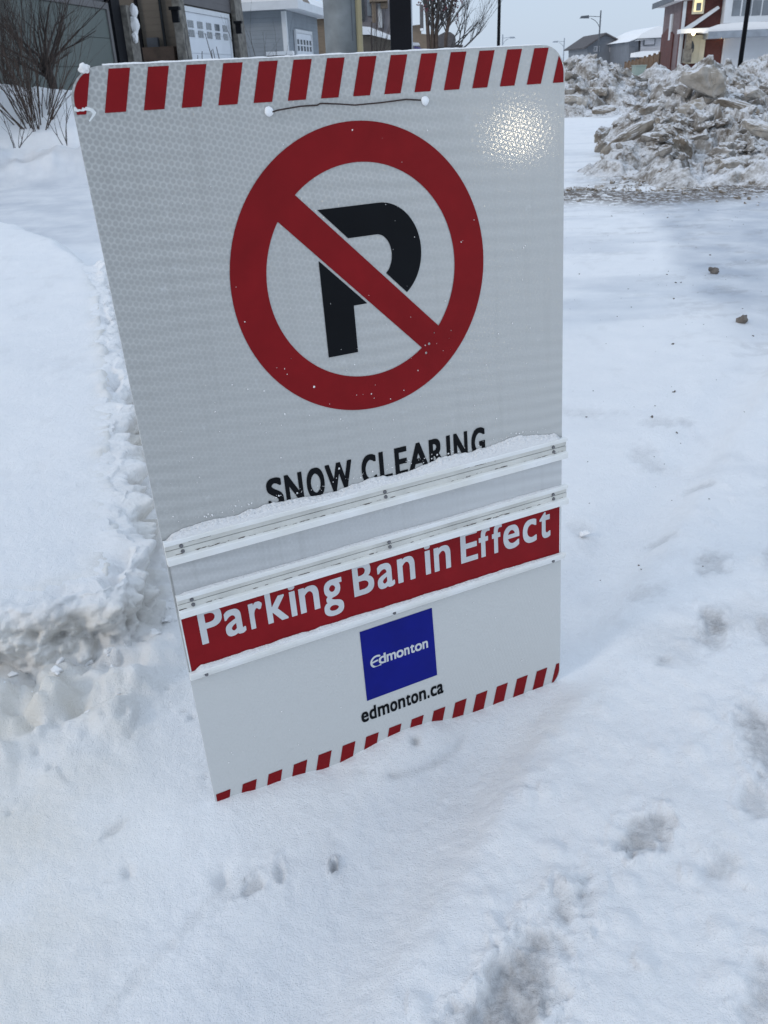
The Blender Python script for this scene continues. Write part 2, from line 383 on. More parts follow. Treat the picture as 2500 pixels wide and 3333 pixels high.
BANK = [(-.715, 1.885), (-.66, 1.99), (-.70, 2.2), (-.86, 2.75), (-1.08, 3.55), (-1.30, 4.3), (-1.55, 5.15), (-1.95, 6.35), (-2.45, 7.5), (-3.2, 8.5), (-4.2, 9.4), (-6.5, 10.4), (-12, 11), (-14, 1.0), (-6, 1.15), (-3, 1.42), (-1.6, 1.66), (-1.15, 1.80), (-.95, 1.83)]
PATCH = [  # x, y, half length, half width, angle, amount
    (.20, .90, .15, .045, 57, .95), (.13, .82, .07, .05, 57, .8), (.50, 1.215, .05, .032, 40, .9), (.47, 1.17, .03, .02, 30, .5), (.885, 1.90, .06, .035, 70, .75), (.86, 1.83, .05, .03, 60, .5),
    (.83, 1.43, .09, .05, 75, .75), (.60, .86, .07, .035, 50, .6), (.74, 1.27, .05, .025, 60, .45), (.62, 1.13, .05, .025, 45, .45), (.70, 1.75, .03, .02, 60, .35),
    (.885, 2.38, .05, .03, 20, .4), (.98, 2.2, .06, .04, 60, .4), (1.15, 2.75, .05, .03, 10, .45), (1.05, 3.1, .09, .05, 80, .3), (1.25, 3.45, .10, .05, 15, .3), (.95, 3.6, .1, .07, 0, .25),
    (.66, 2.5, .06, .03, 80, .25), (.75, 2.05, .05, .03, 20, .3), (1.02, 1.85, .06, .03, 60, .4), (1.2, 2.25, .09, .03, 60, .35), (-.385, 1.075, .15, .012, 57, .16), (-.31, 1.14, .06, .012, 50, .15), (-.47, .95, .08, .016, 57, .16),
    (-.29, 1.135, .03, .012, 40, .6), (-.13, 1.19, .012, .006, 80, .8), (-.235, 1.17, .02, .008, 100, .5), (-.60, 1.28, .03, .012, 50, .45)]
def terrain(x, y):
    r = np.hypot(x, y)
    z = np.zeros(np.shape(x)); dirt = np.zeros(np.shape(x)); ice = dirt.copy(); grit = dirt.copy(); warm = dirt.copy()
    near = np.clip(1.6-.12*y, .25, 1)
    # position relative to the sign: X along it, Dq in front of it
    sx = ((x-SO[0])*.902+(y-SO[1])*.4314)/SW; dq = -((x-SO[0])*(-.4314)+(y-SO[1])*.902)
    z += -.030+.02*fbm(x*.5, y*.5, 3, 3)*np.clip(y/4, .3, 1)
    # a sled or tyre line runs away to the upper right: trough on the left, rough trodden snow on the right
    s = (x+.084)*.84-(y-.842)*.54                # signed distance to that line, positive on the right
    a = (x+.084)*.54+(y-.842)*.84
    rough = sstep(-.06, .10, s+.05*fbm(a*3, s*3, 8, 2))
    z += .030*rough+.020*np.exp(-((s-.03)/.06)**2)-.026*np.exp(-((s+.15)/.11)**2)
    z += (.017*fbm(x*6, y*6, 11, 4)+.009*fbm(x*20, y*20, 17, 4))*(.35+.85*rough)*near
    z += .0055*fbm(a*2.2, s*17, 29, 4)*rough*near; z += .0050*fbm(x*44, y*44, 27, 2)*np.clip(1.3-.3*y, .2, 1); z += .0045*fbm(a*5, s*26, 23, 4)*(1-rough)*near+.010*fbm(x*2.2, y*2.2, 31, 3)
    b1, b2, c1, _, _, _ = worley(x*13, y*13, 5)
    z += .009*rough*np.where(c1 > .74, sstep(.45, .1, b1), 0)*near
    ice = np.maximum(ice, .24*np.exp(-((s+.17)/.13)**2)*sstep(3.2, 2.2, y))     # bluish shade along the trough, painted in as greyer snow
    # trodden hollows
    for i, (px, py, L, Wd, an, am) in enumerate(PATCH):
        ca, sa = math.cos(math.radians(an)), math.sin(math.radians(an))
        q = np.sqrt((((x-px)*ca+(y-py)*sa)/L)**2+((-(x-px)*sa+(y-py)*ca)/Wd)**2)+1.5*fbm(x*11, y*11, 40+i, 3)+1.5*fbm(x*38, y*38, 90+i, 4)
        m = sstep(1.5, .35, q); dirt = np.maximum(dirt, am*m); z -= .013*m*am
        z += .007*am*np.exp(-((q-1.6)/.3)**2)*(.4+1.2*vnoise(x*40, y*40, 140+i))
    dirt += .30*rough*sstep(.05, .22, fbm(x*3.2, y*3.2, 51, 5))*sstep(.35, .9, x)*sstep(6, 3, y)
    dirt += .10*sstep(.16, .3, fbm(x*9, y*5, 57, 4))
    # snow against the foot of the sign
    prof = -.050+.036*sstep(.30, -.02, sx)+.034*np.exp(-((sx-.50)/.15)**2)+.014*np.exp(-((sx-.2)/.12)**2)
    prof = prof*SW+.012*sx+.010*fbm(x*14, y*14, 61, 3)
    k = np.exp(-(np.maximum(dq, 0)/.085)**2)*np.exp(-(np.maximum(-dq, 0)/.15)**2)*sstep(-.35, -.02, sx)*sstep(1.30, 1.02, sx)
    z = z*(1-k)+(prof+.006)*k
    arc = np.abs(np.hypot((sx-.50)/.17, (dq-.01)/.085)-1.0)           # cracked rim of the lump in front of the sign
    am = np.exp(-(arc/.10)**2)*(dq > .035)*sstep(.28, .38, sx)*sstep(.74, .60, sx)*np.clip(.5+2*fbm(x*25, y*25, 66, 3), 0, 1)
    dirt = np.maximum(dirt, .6*am); z -= .010*am
    hole = np.exp(-(np.hypot(sx-.515, (dq-.035)*1.1)/.012)**2); dirt = np.maximum(dirt, .9*hole); z -= .012*hole
    # left bank with a cut, crumbling face
    jag = .055*fbm(x*4.5, y*4.5, 71, 3)+.045*fbm(x*14, y*14, 75, 3)
    sd = poly_sd(x, y, BANK)-.05
    soft = sstep(5.0, 9.0, y)+sstep(-2, -4, x)
    wid = .05+.34*np.clip(soft, 0, 1)
    Hb = .185+.05*sstep(2.0, 4.5, y)+.10*sstep(4.5, 8, y)+.05*fbm(x*1.1, y*1.1, 78, 3)
    e = np.clip((sd+jag)/wid, 0, 1.0)
    bank = Hb*(1-(1-e)**2.2)
    lump, _, lc, _, _, _ = worley(x*8+.4*fbm(x*5, y*5, 3, 2), y*8, 9)
    face = np.exp(-((sd+jag-.01)/.07)**2)*(1-np.clip(soft, 0, 1))
    bank += face*(.055*(lc-.45)*sstep(.6, .2, lump)+.03*fbm(x*20, y*20, 79, 3))
    top = sstep(.05, .25, sd)
    bank += top*(.022*fbm(x*3, y*3, 81, 4)+.004*fbm(x*30, y*30, 85, 3)*near)
    foot = np.exp(-((sd+.22)/.20)**2)*sstep(2.3, 1.9, y)*sstep(-.45, -.8, x)   # crumbled lumps in front of the face
    bank += foot*(.075+.26*np.maximum(fbm(x*5, y*5, 88, 4), -.25)+.10*(lc-.35)*sstep(.6, .15, lump)+.05*fbm(x*17, y*17, 89, 3))
    far2 = np.exp(-((sd+.06)/.05)**2)*sstep(1.9, 2.1, y)*sstep(4.5, 3.5, y); bank += far2*.05*np.maximum(fbm(x*7, y*7, 90, 3)+.15, 0)
    z = z+bank
    warm = np.clip(1.1*face+.75*foot*sstep(.0, .2, fbm(x*4, y*4, 93, 3)+.12)+.85*sstep(-.35, -.8, x)*sstep(2.0, 1.2, y), 0, 1)  # at the lower left, warm lamplight put into the snow colour
    dirt = np.maximum(dirt, .45*face*sstep(.12, .28, fbm(x*12, y*12, 95, 3)))
    for (hx, hy, hr) in ((-3.25, 6.6, .16), (-2.7, 5.1, .12), (-1.62, 2.75, .06)):
        h_ = np.exp(-(np.hypot(x-hx, (y-hy)*1.4)/hr)**2); z -= .05*h_*min(1, hr*8); dirt = np.maximum(dirt, .25*h_)
    for i in range(26):                                  # small pits in the broken snow at the left front
        h1, h2, h3 = (float(_h(np.array(i), np.array(k), 333)) for k in (1, 2, 3))
        hx, hy, hr = -1.0+.72*h1, 1.15+.70*h2, .006+.016*h3*h3
        h_ = np.exp(-(np.hypot((x-hx)*(.7+h3), y-hy)/hr*(1+.5*fbm(x*40, y*40, 350, 2)))**2); z -= min(.02, hr*.9)*h_; dirt = np.maximum(dirt, (.15+.45*h1*h2)*h_)
    # the far side of the road on the left: a yard of deep, heaped snow
    yard = sstep(13.3, 14.6, y+.15*(x+6)+1.0*fbm(x*.4, y*.4, 101, 3))*sstep(-2.0, -4.6, x+.12*(y-15))
    z += yard*(.32+.16*fbm(x*1.6, y*1.6, 104, 4)+.06*fbm(x*5, y*5, 107, 3))
    g1 = np.exp(-(((x+7.2)/1.7)**2+((y-16.2)/1.3)**2)); g2 = np.exp(-(((x+5.1)/1.3)**2+((y-16.4)/1.1)**2))
    yf = yard*np.exp(-((y+.15*(x+6)-14.0)/.55)**2); z += yf*(.22+.70*np.maximum(fbm(x*1.5, y*1.5, 143, 4), -.2)+.30*fbm(x*4.2, y*4.2, 147, 4))
    z += yard*(1.05*g1+.62*g2)+.12*sstep(8, 14, y)*sstep(-1, -4, x)
    # roadway on the right: packed ice, a crumbly windrow across it
    ice = np.maximum(ice, .42*sstep(.02, .22, fbm(x*.55, y*2.6, 161, 5))*sstep(.5, 1.1, x)*sstep(2.0, 3.5, y)*sstep(30, 11, y))
    ice = np.maximum(ice, .9*np.clip(sstep(-.05, .30, x-(2.12+.17*(y-6))+.35*fbm(x*1.2, y*1.2, 111, 4))*sstep(4.0, 5.6, y)*sstep(11.2, 9.6, y), 0, 1))
    wr = np.exp(-((y-10.35-.9*(fbm(x*.9, y*.2, 115, 3)))/(.36+.3*vnoise(x*1.7, y*0, 119)))**2)*sstep(1.5, 2.2, x)*sstep(11, 7, x)
    dirt = np.maximum(dirt, .6*wr*sstep(-.15, .2, fbm(x*2.2, y*3, 113, 5))); grit = np.clip(wr*1.9, 0, 1); z += wr*(.05+.10*np.maximum(fbm(x*3.5, y*3.5, 118, 4), -.2))
    scat = sstep(1.2, 2.6, x)*sstep(1.5, 5, y)*sstep(15, 10, y); grit = np.maximum(grit, .20*scat*sstep(.10, .2, fbm(x*3, y*7, 121, 4)))
    tw = np.exp(-((y-11.2-.1*x)/1.4)**2)*sstep(2.4, 3.4, x); grit = np.maximum(grit, .75*tw*sstep(-.05, .15, fbm(x*2, y*2, 125, 4))); z += tw*.04*np.maximum(fbm(x*4, y*4, 127, 3), 0)
    ice = np.maximum(ice, (.62+.5*fbm(x*.5, y*2, 171, 3))*sstep(8.2, 9.0, y)*sstep(14.6, 13.4, y)*sstep(-.8, -2.0, x)*(sd < .05))
    z += .02*fbm(x*.9, y*3, 131, 3)*sstep(2.5, 5, y)
    tan = sstep(34, 44, y)*sstep(100, 80, y)*sstep(4, 8, x); dirt = np.maximum(dirt, .42*tan)
    dirt = np.maximum(dirt, .95*yard*np.exp(-((y+.15*(x+6)-13.9)/.4)**2)*sstep(.04, .18, fbm(x*1.1, y*3.6, 141, 4)))
    z += .35*sstep(40, 66, y)+.5*sstep(66, 110, y)
    return z, dirt, ice, grit, warm
ys = [-30, -15, -8, -4, -2, -1, -.4, 0, .3, .5, .62]; y = .7
while y < 34: ys.append(y); y += .0052*max(y, .7)**1.32
while y < 1500: ys.append(y); y *= 1.12
ys = np.array(ys)
uu = np.concatenate([[-40, -20, -10, -5, -3, -2, -1.4, -1.0, -.8], np.arange(-.66, .66, .0026), [.8, 1.0, 1.4, 2, 3, 5, 10, 20, 40]])
GU, GY = np.meshgrid(uu, ys); GX = GU*(np.maximum(GY, 0)+.55)
GZ, Gd, Gi, Gg, Gw = terrain(GX, GY)
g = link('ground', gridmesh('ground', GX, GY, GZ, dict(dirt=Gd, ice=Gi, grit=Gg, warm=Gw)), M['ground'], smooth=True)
tag(g, kind='structure')
def gz(x, y): return float(terrain(np.array([x]), np.array([y]))[0][0])

# the cut face of the left snow bank, with overhangs a height field cannot have
def chaikin(P, n):
    P = np.array(P, float)
    for _ in range(n):
        Q = [P[0]]
        for i in range(len(P)-1): Q += [P[i]*.75+P[i+1]*.25, P[i]*.25+P[i+1]*.75]
        P = np.array(Q+[P[-1]])
    return P
FL = chaikin([(-3.4, 1.36), (-1.6, 1.64), (-1.15, 1.78), (-.95, 1.81), (-.715, 1.865), (-.645, 1.98), (-.685, 2.2), (-.845, 2.75), (-1.065, 3.55), (-1.285, 4.3), (-1.53, 5.15), (-1.92, 6.3)], 2)
sl_ = np.concatenate([[0], np.cumsum(np.hypot(*np.diff(FL, axis=0).T))])
ss_ = []; q_ = 0.0
while q_ < sl_[-1]: ss_.append(q_); dd_ = abs(q_-2.8); q_ += .0055 if dd_ < 1.5 else .011
ss_ = np.array(ss_); fx = np.interp(ss_, sl_, FL[:, 0]); fy = np.interp(ss_, sl_, FL[:, 1])
tx = np.gradient(fx); ty = np.gradient(fy); k_ = 41; ker = np.ones(k_)/k_
tx = np.convolve(np.pad(tx, k_//2, 'edge'), ker, 'valid'); ty = np.convolve(np.pad(ty, k_//2, 'edge'), ker, 'valid'); tl = np.hypot(tx, ty); ix_, iy_ = -ty/tl, tx/tl
PR = np.array([(-.13, -.11), (-.06, -.02), (-.01, .015), (.012, .05), (.012, .10), (.0, .145), (.0, .175), (.02, .198), (.06, .207), (.13, .205), (.28, .19), (.36, .18)])
pt_ = np.concatenate([[0], np.cumsum(np.hypot(*np.diff(PR, axis=0).T))]); tt_ = np.concatenate([np.linspace(0, .44, 92), np.linspace(.445, pt_[-1], 12)])
po = np.interp(tt_, pt_, PR[:, 0]); ph = np.interp(tt_, pt_, PR[:, 1]); po = np.convolve(np.pad(po, 3, 'edge'), np.ones(7)/7, 'valid'); ph = np.convolve(np.pad(ph, 3, 'edge'), np.ones(7)/7, 'valid')
BV = np.zeros((len(tt_), len(ss_), 3)); BW = np.zeros((len(tt_), len(ss_)))
hsc = np.interp(ss_, [0, 1.6, 2.6, 3.2, 4.6, 7], [.8, .9, 1.0, 1.05, 1.15, 1.2])*(1+.25*fbm(ss_*1.3, ss_*0, 77, 3))
ht_ = terrain(fx+ix_*.30, fy+iy_*.30)[0]; ht_ = np.convolve(np.pad(ht_, 40, 'edge'), np.ones(81)/81, 'valid'); hsc = (ht_+.010)/.197
jg = .10*fbm(ss_*2.6, ss_*0+3, 73, 4)
for j in range(len(tt_)):
    fw = float(np.clip(1-abs(ph[j]-.10)/.16, 0, 1) if po[j] < .08 else np.clip(1-(po[j]-.08)/.12, 0, 1)*.35)
    for i in range(len(ss_)):
        x = fx[i]+ix_[i]*(po[j]+jg[i]); y = fy[i]+iy_[i]*(po[j]+jg[i]); z = ph[j]*hsc[i]-.012
        p = Vector((x, y, z))
        d1_ = mnoise.voronoi(p*9+Vector((0, 0, 3)))[0]; d2_ = mnoise.voronoi(p*21)[0]
        n_ = .15*(.5-d1_[0])+.06*(.5-d2_[0])+.09*mnoise.noise(p*5)+.030*mnoise.noise(p*24)+.016*mnoise.noise(p*55)+.008*mnoise.noise(p*110)
        k = fw*n_
        BV[j, i] = (x-ix_[i]*k, y-iy_[i]*k, z+.45*k+(.008*mnoise.noise(p*14)+.005*mnoise.noise(p*40)+.003*mnoise.noise(p*90))*(1-fw)); BW[j, i] = fw
wb_ = sstep(.05, .22, po)[:, None]; BV[:, :, 2] = BV[:, :, 2]*(1-wb_)+wb_*(terrain(BV[:, :, 0], BV[:, :, 1])[0]-.003-.30*np.maximum(po-.21, 0)[:, None])
zero = np.zeros(BW.shape)
bw_ = sstep(.15, .8, BW)
bk_ = link('snow_bank', gridmesh('snow_bank', BV[:, :, 0], BV[:, :, 1], BV[:, :, 2], dict(dirt=.55*bw_*sstep(.02, .25, fbm(BV[:, :, 0]*9, BV[:, :, 1]*9+BV[:, :, 2]*12, 201, 4)), ice=zero, grit=.28*bw_*sstep(.2, .3, fbm(BV[:, :, 0]*30+BV[:, :, 2]*17, BV[:, :, 1]*30, 205, 3)), warm=bw_*.9)), M['ground'], smooth=True)
tag(bk_, kind='structure')

# ---------------------------------------------------------------- the sign
sign = empty('parking_ban_sign', tuple(SO), 'white parking ban sign board with red striped borders standing in the snow', 'sign')
SM = Matrix([list(SA[0]), list(SA[1]), list(SA[2])])
sign.rotation_euler = SM.to_euler()
YB, YT = -.057, 1.5425
def field_mesh(name, fn, x0, x1, y0, y1, dx, z, mat, parent):
    """flat film cut to the shape fn > 0, in sign widths"""
    nx = int((x1-x0)/dx)+2; ny = int((y1-y0)/dx)+2
    X, Y = np.meshgrid(x0+dx*np.arange(nx), y0+dx*np.arange(ny)); Fv = fn(X, Y)
    I = Fv > 0; full = I[:-1, :-1] & I[1:, :-1] & I[:-1, 1:] & I[1:, 1:]; anyc = (I[:-1, :-1] | I[1:, :-1] | I[:-1, 1:] | I[1:, 1:]) & ~full
    V = []; Fc = []; key = {}
    def vid(px, py):
        k = (round(px*2e6), round(py*2e6))
        if k not in key: key[k] = len(V); V.append((px*SW, py*SW, z))
        return key[k]
    for j in range(ny-1):
        row = full[j]; i = 0
        while i < nx-1:
            if row[i]:
                a = i
                while i < nx-1 and row[i]: i += 1
                Fc.append((vid(X[j, a], Y[j, a]), vid(X[j, i], Y[j, i]), vid(X[j+1, i], Y[j+1, i]), vid(X[j+1, a], Y[j+1, a])))
            else: i += 1
    for j, i in zip(*np.nonzero(anyc)):
        c = [(j, i), (j, i+1), (j+1, i+1), (j+1, i)]; P = []
        for q in range(4):
            a, b = c[q], c[(q+1) % 4]; fa, fb = Fv[a], Fv[b]
            if fa > 0: P.append((X[a], Y[a]))
            if (fa > 0) != (fb > 0):
                t = fa/(fa-fb); P.append((X[a]+t*(X[b]-X[a]), Y[a]+t*(Y[b]-Y[a])))
        if len(P) >= 3:
            ids = [vid(*p) for p in P]; ids = [v for n_, v in enumerate(ids) if v != ids[n_-1]]
            if len(set(ids)) >= 3 and len(set(ids)) == len(ids): Fc.append(tuple(ids))
    return link(name, pymesh(name, V, Fc), mat, parent)
def rrect(X, Y, x0, x1, y0, y1, r):
    cx, cy = (x0+x1)/2, (y0+y1)/2; qx = np.abs(X-cx)-(x1-x0)/2+r; qy = np.abs(Y-cy)-(y1-y0)/2+r
    return -(np.hypot(np.maximum(qx, 0), np.maximum(qy, 0))+np.minimum(np.maximum(qx, qy), 0)-r)
def seg(X, Y, a, b, r):
    ex, ey = b[0]-a[0], b[1]-a[1]; t = np.clip(((X-a[0])*ex+(Y-a[1])*ey)/(ex*ex+ey*ey), 0, 1)
    return r-np.hypot(X-a[0]-t*ex, Y-a[1]-t*ey)
mn = np.minimum; mxx = np.maximum
# backing sheet with rounded corners
out = []
for cx, cy, a0 in ((1-.055, YT-.055, 0), (.055, YT-.055, 90), (.055, YB+.055, 180), (1-.055, YB+.055, 270)):
    for k in range(9): t = math.radians(a0+k*90/8); out.append(((cx+.055*math.cos(t))*SW, (cy+.055*math.sin(t))*SW))
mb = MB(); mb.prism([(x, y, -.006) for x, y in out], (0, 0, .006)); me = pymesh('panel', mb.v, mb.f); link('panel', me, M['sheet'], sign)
def stripes(X, Y, first, per, wd, skew, yb, yt):
    t = (Y-yb)/(yt-yb); xs = X-first-skew*(1-t); k = np.round((xs-wd/2)/per); k = np.clip(k, 0, 15)
    d = wd/2-np.abs(xs-wd/2-k*per)
    return mn(mn(d, mn(Y-yb, yt-Y)), rrect(X, Y, .0035, .9965, YB+.0035, YT-.0025, .052))
PEEL = [(-.002, 1.4812), (.0035, 1.4845), (.0065, 1.480), (.0089, 1.4803), (.0125, 1.4795), (.0149, 1.4828), (.0175, 1.481), (.0204, 1.4833), (.0254, 1.4818), (.0314, 1.4796), (.0355, 1.4735), (.032, 1.4690), (.0263, 1.4639), (.022, 1.4603), (.0204, 1.4618), (.0263, 1.4682), (.0289, 1.4722), (.0263, 1.4762), (.0185, 1.4778), (.015, 1.4765), (.0092, 1.4772), (.006, 1.4762), (.0013, 1.4777), (-.002, 1.477)]
def chips(X, Y, seed, dens=.93, sc=90):
    b, _, c, c2, _, _ = worley(X*sc, Y*sc, seed); return np.where(c > dens, (.05+.17*c2)-b, -1)/sc
field_mesh('striped_border', lambda X, Y: mn(mn(stripes(X, Y, .0029, .06572, .0355, -.0197, 1.4718, 1.5375), -poly_sd(X, Y, PEEL)), -mn(chips(X, Y, 3), .045-X)), 0, 1, 1.468, 1.54, .0007, .0007, M['red'], sign)
field_mesh('striped_border', lambda X, Y: stripes(X, Y, .0043, .06545, .0355, -.0177, -.0513, .0160), 0, 1, -.054, .019, .0008, .0007, M['red'], sign)
field_mesh('peeled_patch', lambda X, Y: mn(poly_sd(X, Y, PEEL), rrect(X, Y, .0005, .9965, YB, YT, .05)), 0, .04, 1.455, 1.49, .0004, .0004, M['bare'], sign)
RC = (.5028, 1.1465)
def ringf(X, Y):
    d = np.hypot(X-RC[0], Y-RC[1]); ring = mn(.2835-d, d-.2108); s = (X+Y)/math.sqrt(2)
    bar = mn(mn(1.681/math.sqrt(2)-s, s-1.596/math.sqrt(2)), .25-d)
    f = mxx(ring, bar); return mn(f, -mn(chips(X, Y, 21, .975, 75), 1.02-Y))
field_mesh('prohibition_ring', ringf, .21, .80, .855, 1.44, .0011, .0010, M['red'], sign)
def bigP(X, Y):
    def el(cx, cy, rx, ry): return (1-np.sqrt(((X-cx)/rx)**2+((Y-cy)/ry)**2))*min(rx, ry)
    o = mxx(el(.545, 1.179, .0900, .1000), mn(mn(X-.4045, .545-X), mn(Y-1.087, 1.279-Y)))
    o = mn(o, Y-1.0868)
    i = mxx(el(.535, 1.178, .0312, .0415), mn(mn(X-.4715, .535-X), mn(Y-1.1365, 1.2195-Y)))
    stem = mn(mn(X-.4043, .4712-X), mn(Y-.9905, 1.279-Y))
    s = X+Y; gap = mxx(s-1.6915, 1.5890-s)/1.414
    return mn(mxx(mn(o, -i), stem), gap)
field_mesh('parking_letter', bigP, .395, .645, .98, 1.29, .0009, .0010, M['black_film'], sign)

# lettering: the outlines of the built-in typeface, widened letter by letter
GLY = {}
def glyph(ch):
    if ch in GLY: return GLY[ch]
    c = bpy.data.curves.new('g', 'FONT'); c.body = ch; c.resolution_u = 10; c.fill_mode = 'FRONT'
    o = bpy.data.objects.new('g', c); COL.objects.link(o); me = bpy.data.meshes.new_from_object(o.evaluated_get(bpy.context.evaluated_depsgraph_get()))
    v = np.array([p.co[:2] for p in me.vertices]); cnt = {}
    for p in me.polygons:
        for k in p.edge_keys: cnt[k] = cnt.get(k, 0)+1
    E = np.array([(v[a], v[b]) for (a, b), n_ in cnt.items() if n_ == 1])
    bpy.data.objects.remove(o); bpy.data.curves.remove(c); bpy.data.meshes.remove(me)
    GLY[ch] = E; return E
CAP = None
def edges_field(X, Y, E):
    d = np.full(X.shape, 1e9); ins = np.zeros(X.shape, bool)
    for a, b in E:
        e = b-a; L = e@e
        if L < 1e-14: continue
        t = np.clip(((X-a[0])*e[0]+(Y-a[1])*e[1])/L, 0, 1); d = mn(d, np.hypot(X-a[0]-t*e[0], Y-a[1]-t*e[1]))
        if a[1] != b[1]: ins ^= ((a[1] > Y) != (b[1] > Y)) & (X < (b[0]-a[0])*(Y-a[1])/(b[1]-a[1])+a[0])
    return np.where(ins, d, -d)
def lettering(name, letters, base, cap, xh, off, z, mat, parent, dx, clip=None, extra=None):
    global CAP
    capF = glyph('E')[:, :, 1].max(); ascF = glyph('d')[:, :, 1].max(); xF = glyph('x')[:, :, 1].max()
    jobs = []
    for ch, a, b in letters:
        E = glyph(ch).copy(); lo, hi = E[:, :, 0].min(), E[:, :, 0].max()
        E[:, :, 0] = (E[:, :, 0]-lo)/(hi-lo)*(b-a-2*off)+a+off
        yy = E[:, :, 1]; lowk = (xh-2*off)/xF; hik = (cap-xh)/(ascF-xF)
        if ch.isupper(): yn = yy*((cap-2*off)/capF)
        elif ch == 'f': yn = yy*((cap*.955-2*off)/yy.max())
        else: yn = np.where(yy <= xF, yy*lowk, xF*lowk+(yy-xF)*hik)
        E[:, :, 1] = base+off+yn; jobs.append(E)
    x0 = min(j[:, :, 0].min() for j in jobs)-2*off-.002; x1 = max(j[:, :, 0].max() for j in jobs)+2*off+.002
    y0 = min(j[:, :, 1].min() for j in jobs)-2*off-.002; y1 = max(j[:, :, 1].max() for j in jobs)+2*off+.002
    def fn(X, Y):
        f = np.full(X.shape, -1e9)
        for E in jobs:
            a = max(0, int((E[:, :, 0].min()-3*off-x0)/dx)-6); b = int((E[:, :, 0].max()+3*off-x0)/dx)+7
            sub = edges_field(X[:, a:b], Y[:, a:b], E); kk = off/dx; ki = int(kk); fr_ = kk-ki
            for ax in (0, 1):
                best = sub.copy()
                for q_ in range(-ki, ki+1): best = mxx(best, np.roll(sub, q_, ax))
                for q_ in (-1, 1): best = mxx(best, (1-fr_)*np.roll(sub, q_*ki, ax)+fr_*np.roll(sub, q_*(ki+1), ax))
                sub = best
            f[:, a:b] = mxx(f[:, a:b], sub)
        if extra is not None: f = mxx(f, extra(X, Y))
        if clip is not None: f = mn(f, clip(X, Y))
        return f
    if extra is not None: x0 -= .05
    return field_mesh(name, fn, x0, x1, y0, y1, dx, z, mat, parent)
lettering('lettering', [('S', .2322, .2680), ('N', .2735, .3136), ('O', .3228, .3640), ('W', .3680, .4310), ('C', .4538, .4903), ('L', .4978, .5290), ('E', .5369, .5683), ('A', .5710, .6240), ('R', .6254, .6640), ('I', .6713, .6816), ('N', .6906, .7281), ('G', .7385, .7761)],
          .6905, .0690, .05, .0021, .0010, M['black_film'], sign, .0006)

def profile(name, prof, x0, x1, mat, parent, web=None):                # an extrusion running across the sign
    n = len(prof); V = [(x0*SW, y*SW, z) for y, z in prof]+[(x1*SW, y*SW, z) for y, z in prof]
    Fc = [tuple(range(n)), tuple(range(2*n-1, n-1, -1))]+[((i+1) % n, i, n+i, n+(i+1) % n) for i in range(n)]
    me = pymesh(name, V, Fc); bm = bmesh.new(); bm.from_mesh(me); bmesh.ops.recalc_face_normals(bm, faces=bm.faces); bm.to_mesh(me); bm.free()
    o = link(name, me, mat, parent)
    if web:
        me.materials.append(M['rail_web'])
        for p in me.polygons:
            if web[0]*SW < p.center.y < web[1]*SW and p.center.z < 9.4*mm: p.material_index = 1
    return o
mm = .001
def screw(x, y, z, parent):
    bm = bmesh.new(); bmesh.ops.create_cone(bm, cap_ends=True, segments=12, radius1=.0042, radius2=.0034, depth=.0035); bmesh.ops.translate(bm, verts=bm.verts, vec=(x*SW, y*SW, z))
    me = bpy.data.meshes.new('screw'); bm.to_mesh(me); bm.free(); link('screw', me, M['screw'], parent)
mm = .001
def rail_pair(t, b, wob):
    lipA, lipB = t-.0095, b+.0145; mid = (t+b)/2+.0045
    r = profile('rail', [(t, 3*mm), (t, 13*mm), (t-.0015, 14*mm), (lipA, 14*mm), (lipA-.002, 9*mm), (mid+.0006, 8.5*mm), (mid+.0005, 5*mm), (mid-.0005, 5*mm), (mid-.0008, 9.2*mm), (lipB+.0028, 9*mm), (lipB+.001, 16*mm), (lipB-.001, 17*mm), (b+.001, 17*mm), (b, 15.5*mm), (b, 2*mm)], .0+wob, 1.0055+wob, M['rail'], sign, (lipB, lipA))
    for x in (.034, .5015, .9665):
        screw(x, (lipA+mid)/2-.0015, 9.6*mm, r); screw(x+.001, mid-.0075, 10*mm, r)
    return r
rail_pair(.6842, .6310, .0); rail_pair(.5570, .5050, .003)
r3 = profile('rail', [(.3645, 3*mm), (.3645, 11*mm), (.363, 13*mm), (.3555, 13*mm), (.3535, 9*mm), (.346, 8.4*mm), (.345, 7.5*mm), (.345, .5*mm)], -.001, 1.006, M['rail'], sign)
for x in (.0343, .5, .9678): screw(x, .3500, 9.2*mm, r3)
for rail_, y0_, z_ in ((None, .6492, 9.25*mm), (None, .5232, 9.25*mm), (r3, .3432, .9*mm), (None, .6735, 9.1*mm)):
    g_ = field_mesh('grime', lambda X, Y: mn(.0019*(.4+1.6*vnoise(X*9, Y*0, 7))-np.abs(Y-y0_), .010*(fbm(X*75, Y*420, int(y0_*900), 4)-.03-.14*vnoise(X*6, Y*0, 5))), .004, .996, y0_-.006, y0_+.006, .0006, z_, M['grit'], sign)
    g_['label'] = 'dark grime along the rail'; g_['kind'] = 'stuff'
